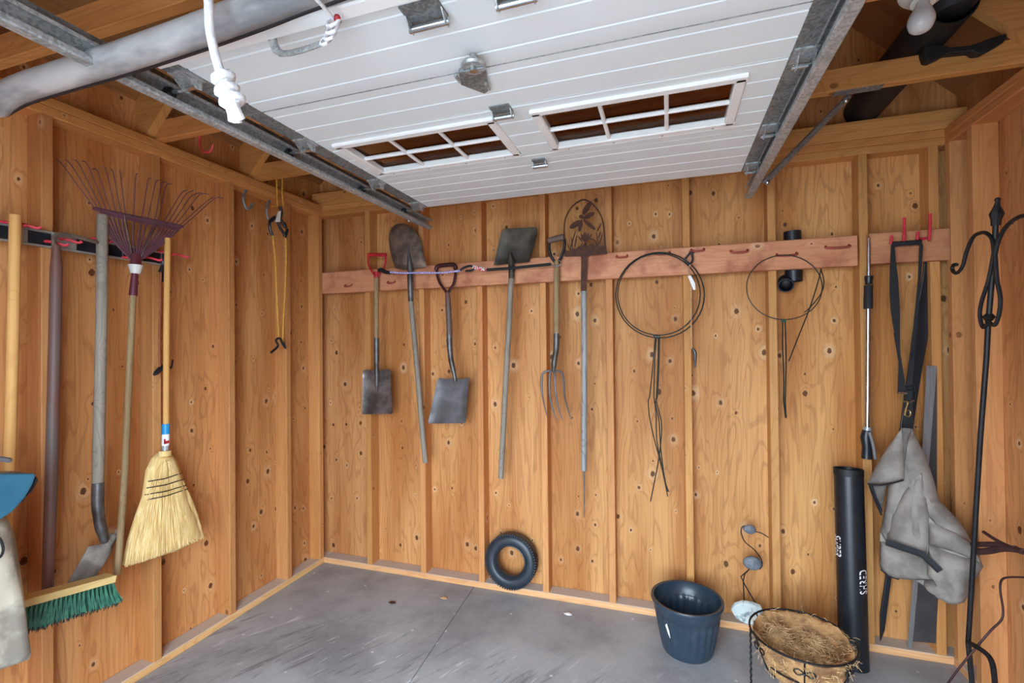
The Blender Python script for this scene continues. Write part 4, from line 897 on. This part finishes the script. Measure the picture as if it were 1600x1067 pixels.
# ------------------------------------------------------------------ left wall
t = thing('tool_strip', 'silver and black metal tool strip along the left wall', 'tool rack', (.01, -1.6, 1.9))
build(MB().bbox((0, -2.45, 1.874), (.012, -1.085, 1.938), .002), 'back_plate', FOIL, t)
build(MB().bbox((.012, -2.45, 1.931), (.022, -1.085, 1.938), .001), 'lip', FOIL, t); build(MB().bbox((.012, -2.45, 1.874), (.022, -1.085, 1.881), .001), 'lip', FOIL, t)
for a, b in ((-30, 16), (44, 80), (120, 150), (166, 191), (193, 251)):
    ya, yb = L(a, 380, .015).y, L(b, 385, .015).y; build(MB().box((.012, ya, 1.883), (.0145, yb, 1.929)), 'dark_pad', BLACK, t)
build(MB().box((0.0, -1.10, 1.80), (.02, -1.083, 1.935)), 'end_cap', BLACKM, t, bevel=.004)
for i, (px, py) in enumerate(((13, 351), (38, 354), (82, 381), (104, 377), (152, 376), (176, 380), (200, 405), (233, 405), (254, 396), (276, 400))):
    c = L(px, py, .012); d = V((0, .026, -.004))
    build(MB().tube(smooth_path([c-d+V((.004, 0, 0)), c-d*.6+V((.022, 0, .001)), c+V((.03, 0, 0)), c+d*.7+V((.04, 0, -.002)), c+d+V((.045, 0, .006))], 3), .0055, 8), 'red_prong', REDH, t, smooth=True)
NL = V((1, 0, 0))
t = thing('wooden_pole', 'plain new wooden pole at far left of the tool strip', 'pole', L(15, 745, .07), 'long tools on the left wall')
build(MB().tube([L(24, 336, .07), L(20, 540, .07), L(14, 745, .075), L(5, 900, .08)], .0165, 12), 'shaft', HANDLE_N, t, smooth=True)
t = thing('garden_hoe', 'hoe with a long worn red and grey handle', 'hoe', L(75, 925, .06), 'long tools on the left wall')
build(MB().tube([L(88, 383, .065), L(88, 420, .065), L(84, 600, .065), L(80, 760, .065), L(74, 930, .065)], [.012, .0185, .0185, .0185, .017], 12), 'shaft', HANDLE_R, t, smooth=True)
q = smooth_path([L(87, 390, .065), L(84, 374, .066), L(92, 366, .07), L(112, 368, .075), L(150, 378, .08), L(160, 381, .08)], 3)
build(MB().tube(q, [(.0045, .008)]*len(q), 8, flat=(1, 0, 0)), 'neck', STEELR, t, smooth=True)
ZL = lambda p, x=.07: [L(*q, x) for q in Zm(0, 700, 2.908, p)]
t = thing('trench_shovel', 'long grey-handled shovel with a dirty narrow blade', 'shovel', L(140, 900, .07), 'long tools on the left wall')
build(MB().tube([L(160, 336, .075), L(159, 480, .075), L(156, 620, .075), L(153, 757, .075)], .0195, 12), 'shaft', HANDLE_G, t, smooth=True)
build(MB().tube(smooth_path(ZL([(446, 158), (444, 250), (452, 330), (466, 390), (478, 430)], .08), 3), [.0205]*5+[.019]*4+[.015]*3+[.010], 12), 'socket', STEEL, t, smooth=True)
build(puff(ZL([(484, 345), (500, 392), (520, 388), (534, 364), (537, 395), (498, 490), (440, 575), (370, 680), (330, 720), (285, 690), (290, 640), (330, 575), (388, 475), (402, 448), (462, 436), (472, 395)], .055), NL, .014, .022, .03, back='follow', thick=.003), 'blade', DIRTY, t, smooth=50)
# leaf rake
ZR = lambda p, x=.075: [L(*q, x) for q in Zm(80, 230, 5.082, p)]
t = thing('leaf_rake', 'purple-brown wire leaf rake hung with tines up', 'rake', L(185, 890, .07), 'long tools on the left wall')
build(MB().tube([L(211, 425, .09), L(208, 462, .09)], [.0125, .016], 10), 'sleeve', MAROON, t, smooth=True)
build(MB().tube([L(208, 458, .09), L(203, 560, .085), L(195, 740, .08), L(187, 850, .075), L(183, 897, .075)], .0125, 12), 'shaft', HANDLE_B, t, smooth=True)
build(MB().tube(ZR([(670, 935), (670, 960), (668, 1005)], .09), [.027, .024, .018], 14), 'white_collar', PORC, t, smooth=True)
build(MB().tube(ZR([(672, 850), (672, 935)], .09), [(.008, .020), (.012, .022)], 8, flat=(1, 0, 0)), 'ferrule', MAROON, t, smooth=True)
bend = [(95, 145, 45, 95), (165, 150, 115, 100), (225, 140, 185, 100), (290, 140, 245, 108), (365, 185, 325, 175), (435, 180, 410, 155), (490, 195, 470, 175), (548, 205, 540, 190), (672, 225, 685, 210), (770, 255, 790, 245), (830, 280, 860, 262), (878, 285, 915, 280), (915, 300, 960, 295), (1030, 370, 1075, 340), (1070, 375, 1130, 345), (1110, 390, 1190, 360), (1180, 375, 1250, 375), (1235, 430, 1290, 395), (1300, 405, 1365, 405)]
bars = [345, 375, 405, 440, 475, 515, 555, 590, 655, 720, 765, 820, 845, 890, 922, 955, 985, 1015, 1043]
by = lambda x: 485+(x-335)*.2042
for (a, b, c_, d_), x in zip(bend, bars):
    fx_ = 672+(x-690)*.06
    q = ZR([(fx_, 905)], .088)+ZR([(672+(x-690)*.55, 780+(by(x)-620)*.4), (x, by(x))], .078)+ZR([((x+a)/2, (by(x)+b)/2)], .072)+ZR([(a, b)], .075)+ZR([(c_, d_)], .115)
    q = smooth_path(q, 3); build(MB().tube(q, [(.0016, .0042) if i < 6 else (.0022, .0022) for i in range(len(q))], 6, flat=(1, 0, 0)), 'tine', PURPLE, t, smooth=True)
build(MB().tube(ZR([(330, by(330)), (690, by(690)), (1050, by(1050))], .08), [(.004, .007)]*3, 6, flat=(1, 0, 0)), 'cross_bar', PURPLE, t)
build(MB().prism(ZR([(342, 492), (690, 562), (1045, 636), (1000, 665), (900, 640), (690, 600), (470, 548), (400, 525)], .078), (.0015, 0, 0)), 'brace_plate', PURPLE, t)
build(MB().tube(ZR([(577, 545), (640, 855)], .088), .0022, 6), 'spring_wire', CHROME, t, smooth=True); build(MB().tube(ZR([(832, 600), (760, 760), (700, 900)], .088), .0022, 6), 'spring_wire', CHROME, t, smooth=True)
# corn broom
ZB = lambda p, x=.08: [L(*q, x) for q in Zm(0, 690, 2.83, p)]
t = thing('corn_broom', 'straw corn broom with a blue cap on its handle', 'broom', L(258, 880, .08), 'long tools on the left wall')
build(MB().tube([L(262, 372, .08), L(260, 520, .08), L(259.5, 664, .08)], .0125, 12), 'shaft', HANDLE_N, t, smooth=True)
build(MB().tube([L(259, 662, .08), L(259, 678, .08)], .0158, 14), 'blue_cap', BLUECAP, t, smooth=True)
lbp = build(MB().tube([L(259, 677, .08), L(258.5, 696, .08)], .0152, 14), 'label_sleeve', LABELM, t, smooth=True)
build(MB().prism([L(*p, .0975) for p in ((257, 690), (264.5, 688), (264.5, 692), (257, 694))], (-.004, 0, 0)).prism([L(*p, .0975) for p in ((257, 686), (258.5, 686), (258.5, 694), (257, 694))], (-.004, 0, 0)), 'red_print', REDP, lbp)
build(MB().tube([L(258.5, 694, .08), L(258, 706, .08)], .014, 12), 'ferrule', GALV, t, smooth=True)
build(MB().tube([L(258, 704, .08), L(257.5, 712, .08)], [.024, .026], 14), 'neck_wrap', STRAWM, t, smooth=True)
ho = [(706, 52), (754, 52), (782, 78), (800, 128), (838, 248), (868, 330), (903, 418), (850, 448), (780, 485), (690, 512), (620, 535), (552, 548), (575, 440), (610, 330), (640, 248), (658, 128), (682, 78)]
build(puff(ZB(ho, .062), NL, .032, .03, .06, folds=.006, fscale=40, thick=.02), 'straw_head', STRAWM, t, smooth=60)
bs = MB()
for i in range(520):
    u = random.random(); f0_ = .0+.0*u
    tx = 552+351*u; ty = 548-128*u**1.1+random.uniform(-6, 10); tp = random.uniform(60, 260)
    sx_ = 715+30*u; sy = 60
    k0 = random.uniform(.05, .55)
    bow = (u-.5)*60
    def P_(k): 
        e = math.sin(math.pi*min(1, k)*.5); return (sx_+(tx-sx_)*k+bow*math.sin(math.pi*k)*.7, sy+(ty-sy)*k)
    pp = [P_(k0+(1-k0)*j/3) for j in range(4)]
    z = .032*math.sqrt(max(0, 1-(2*u-1)**2))
    q = [ZB([p], .064+z*(.6+.5*random.random())+random.uniform(-.004, .005))[0] for p in pp]
    bs.tube(q, [.0014, .0014, .0013, .0009], 4)
o = build(bs, 'bristles', STRAWM, t, smooth=True); o['kind'] = 'stuff'
for a, b in (((655, 176), (806, 138)), ((648, 205), (815, 165)), ((640, 235), (825, 192)), ((636, 260), (832, 208))):
    m_ = ((a[0]+b[0])/2, (a[1]+b[1])/2+6); build(MB().tube(smooth_path(ZB([a], .075)+ZB([((a[0]*3+b[0])/4, (a[1]*3+b[1])/4+3)], .1)+ZB([m_], .104)+ZB([((a[0]+3*b[0])/4, (a[1]+3*b[1])/4+3)], .1)+ZB([b], .075), 3), .0022, 6), 'stitching', BLACK, t, smooth=True)
# brown bungee
t = thing('bungee_cord', 'thin brown bungee cord hanging behind the broom handle', 'cord', L(249, 580, .03))
build(MB().tube(smooth_path([L(251, 425, .035), L(250, 480, .035), L(249, 545, .035), L(250, 575, .035)], 3), .005, 8), 'cord', BROWNC, t, smooth=True)
build(MB().tube(smooth_path([L(252, 402, .035), L(255, 412, .035), L(250, 425, .035)], 3), .008, 8), 'end_hook', BLACK, t, smooth=True)
build(MB().tube(smooth_path([L(240, 586, .035), L(248, 579, .035), L(258, 570, .035), L(267, 575, .035), L(270, 562, .035)], 3), [.004, .008, .011, .012, .012, .010, .008, .007, .006, .005, .004, .004, .004], 8), 'end_hook', BLACK, t, smooth=True)
# push broom
t = thing('push_broom', 'push broom head with green bristles and pale wooden block', 'broom', L(110, 960, .2))
PX = .20
a_, b_ = ZB([(60, 731)], PX)[0], ZB([(515, 606)], PX)[0]; dv_ = (b_-a_).normalized(); nv = V((1, 0, 0)).cross(dv_).normalized()
if nv.z > 0: nv = -nv
a_ -= dv_*.16
build(MB().prism([a_-nv*.013, b_-nv*.013, b_+nv*.013, a_+nv*.013], (-.062, 0, 0)), 'block', PALEWOOD, t, bevel=.002)
ln_ = (b_-a_).length; ntf = 34; bs = MB(); tips = MB()
for i in range(ntf):
    for r in range(4):
        p = a_+dv_*(ln_*(i+.5)/ntf)+V((-.008-.0155*r, 0, 0))+nv*.011
        for k in range(8):
            sp_ = dv_*random.uniform(-.011, .011)+V((random.uniform(-.007, .007), 0, 0)); e_ = dv_*(.075*(max(0, i-ntf*.6)/ntf)*1.4)
            L_ = .085+random.uniform(-.006, .004)+.012*noise.noise(V((i*.3, r, 0)))
            bs.tube([p, p+nv*L_*.5+sp_*.5+e_*.4, p+nv*L_+sp_+e_], .0021, 3)
            if k < 4: q_ = p+nv*(L_-.004)+sp_+e_; tips.tube([q_, q_+nv*.014+sp_*.3], [.0024, .001], 3)
o = build(bs, 'bristles', GREENB, t); o['kind'] = 'stuff'
o = build(tips, 'bristle_tips', GREENB2, t); o['kind'] = 'stuff'
hb = a_+dv_*.14+V((-.03, 0, 0)); build(MB().tube([hb-nv*.0, V((.17, -2.12, .02))], .012, 10), 'shaft', HANDLE_N, t, smooth=True)
# grass catcher: teal chute and canvas bag
t = thing('grass_catcher', 'stained beige canvas catcher bag with a teal plastic chute', 'bag', (.42, -1.75, 0))
XG = .42
bagp = [(-160, 800), (-60, 805), (0, 806), (14, 812), (24, 840), (32, 890), (38, 935), (44, 985), (49, 1022), (46, 1030), (0, 1046), (-80, 1075), (-170, 1100)]
build(puff([L(*p, XG-.05) for p in bagp], NL, .05, .025, .05, folds=.016, fscale=14, thick=.10), 'canvas_bag', CANVAS, t, smooth=70)
ch = [(-170, 742), (0, 740), (58, 740), (52, 757), (40, 778), (20, 800), (0, 813), (-60, 835), (-170, 830)]
build(MB().prism([L(*p, XG) for p in ch], (-.11, .0, 0)), 'chute', TEAL, t, bevel=.006)
build(MB().prism([L(*p, XG-.012) for p in ((34, 784), (52, 757), (57, 745), (60, 750), (50, 768), (36, 780))], (-.09, 0, 0)), 'chute_seal', BLACK, t, bevel=.002)
build(MB().tube(smooth_path([L(-40, 716, XG), L(0, 717, XG), L(14, 719, XG), L(19, 719, XG)], 3), [.008]*7+[.006, .005, .002], 8), 'lever', STEELG, t, smooth=True)
build(MB().tube(smooth_path([L(-5, 838, XG+.012), L(2, 845, XG+.012), L(5, 860, XG+.012), L(-2, 872, XG+.012), L(-20, 870, XG+.012)], 3), .0035, 6), 'wire_clip', IRON, t, smooth=True)
build(MB().tube([V((XG-.05, L(-120, 900, XG).y, 0.0)), V((XG-.05, L(-120, 900, XG).y, .95))], .012, 10), 'support_post', IRON, t, smooth=True)
# hooks and yellow cords on the left wall
ZY = lambda p, x=.03: [L(*q, x) for q in Zm(360, 230, 3.233, p)]
for pp, lab in (([(80, 218), (66, 245), (68, 280), (82, 310), (103, 305), (108, 285)], 'grey wall hook left of the yellow cords, empty'), ([(200, 270), (184, 300), (184, 340), (196, 368), (215, 372), (225, 352)], 'grey wall hook holding the yellow bungee clip')):
    tag(build(MB().tube(smooth_path(ZY(pp, .02), 3), .007, 8), 'wall_hook', GALVD, smooth=True), lab, 'hook', 'grey hooks on the left wall')
t = thing('bungee_cord', 'short yellow bungee cord looped over the joist', 'cord', ZY([(250, 400)])[0])
build(MB().tube(smooth_path(ZY([(268, 300), (262, 230), (262, 165), (250, 95), (233, 85), (232, 120), (238, 300)], .04), 3), .0045, 8), 'cord', YELLOW, t, smooth=True)
build(MB().tube(smooth_path(ZY([(210, 297), (240, 299)], .05), 2), .004, 6), 'cord_end', YELLOW, t, smooth=True)
build(MB().tube(smooth_path(ZY([(250, 298), (258, 330), (252, 360), (268, 385), (278, 405), (272, 380)], .045), 3), .009, 8), 'end_hook', BLACK, t, smooth=True)
build(MB().prism(ZY([(240, 325), (255, 320), (250, 378), (226, 378)], .056), (.0015, 0, 0)), 'tag', LABELM, t)
t = thing('bungee_cord', 'long yellow bungee cord hanging in a narrow loop', 'cord', ZY([(250, 1000)])[0])
build(MB().tube(smooth_path(ZY([(213, 445), (226, 560), (232, 700), (238, 860), (246, 975)], .03), 3), .0045, 8), 'cord', YELLOW, t, smooth=True)
build(MB().tube(smooth_path(ZY([(280, 455), (282, 560), (276, 700), (268, 860), (264, 985)], .035), 3), .0045, 8), 'cord', YELLOW, t, smooth=True)
build(MB().tube(smooth_path(ZY([(225, 352), (200, 375), (200, 410), (212, 445)], .035), 3), .009, 8), 'end_hook', BLACK, t, smooth=True)
build(MB().tube(smooth_path(ZY([(240, 375), (250, 405), (268, 432), (276, 452), (288, 415)], .04), 3), .009, 8), 'end_hook', BLACK, t, smooth=True)
build(MB().tube(smooth_path(ZY([(205, 1037), (240, 1005), (230, 975), (250, 965), (262, 990), (278, 1015), (268, 985)], .04), 3), .007, 8), 'clip', BLACK, t, smooth=True)
# red hooks under the joist
ZK = lambda p, y: [B(*q, y) for q in Zm(170, 90, 6.67, p)]
tag(build(MB().tube(smooth_path(ZK([(1015, 715), (990, 750), (955, 800), (945, 870), (962, 955), (1015, 988), (1062, 968), (1085, 905)], -1.07), 3), .0045, 8), 'ceiling_hook', REDH, smooth=True), 'red coated screw hook hanging from the left joist', 'hook')

# dry leaves on the floor
for px, py, rz, lab in ((613, 941, .4, 'small curled brown leaf lying on the concrete'), (694, 934, 1.6, 'tiny tan leaf on the concrete nearer the tire'), (888, 959, 2.6, 'pale scrap of paper on the concrete right of the tire')):
    c = at(px, py, 2, .006); m = puff([c+V((math.cos(rz+a)*.026*(1 if k % 2 else .7), math.sin(rz+a)*.014, 0)) for k, a in enumerate([i*math.pi/5 for i in range(10)])], (0, 0, 1), .006, .008, back='follow', thick=.0012)
    tag(build(m, 'dry_leaf' if px < 700 else 'paper_scrap', RUST if px < 650 else TANC if px < 700 else LABELM, smooth=True), lab, 'leaf' if px < 700 else 'scrap')
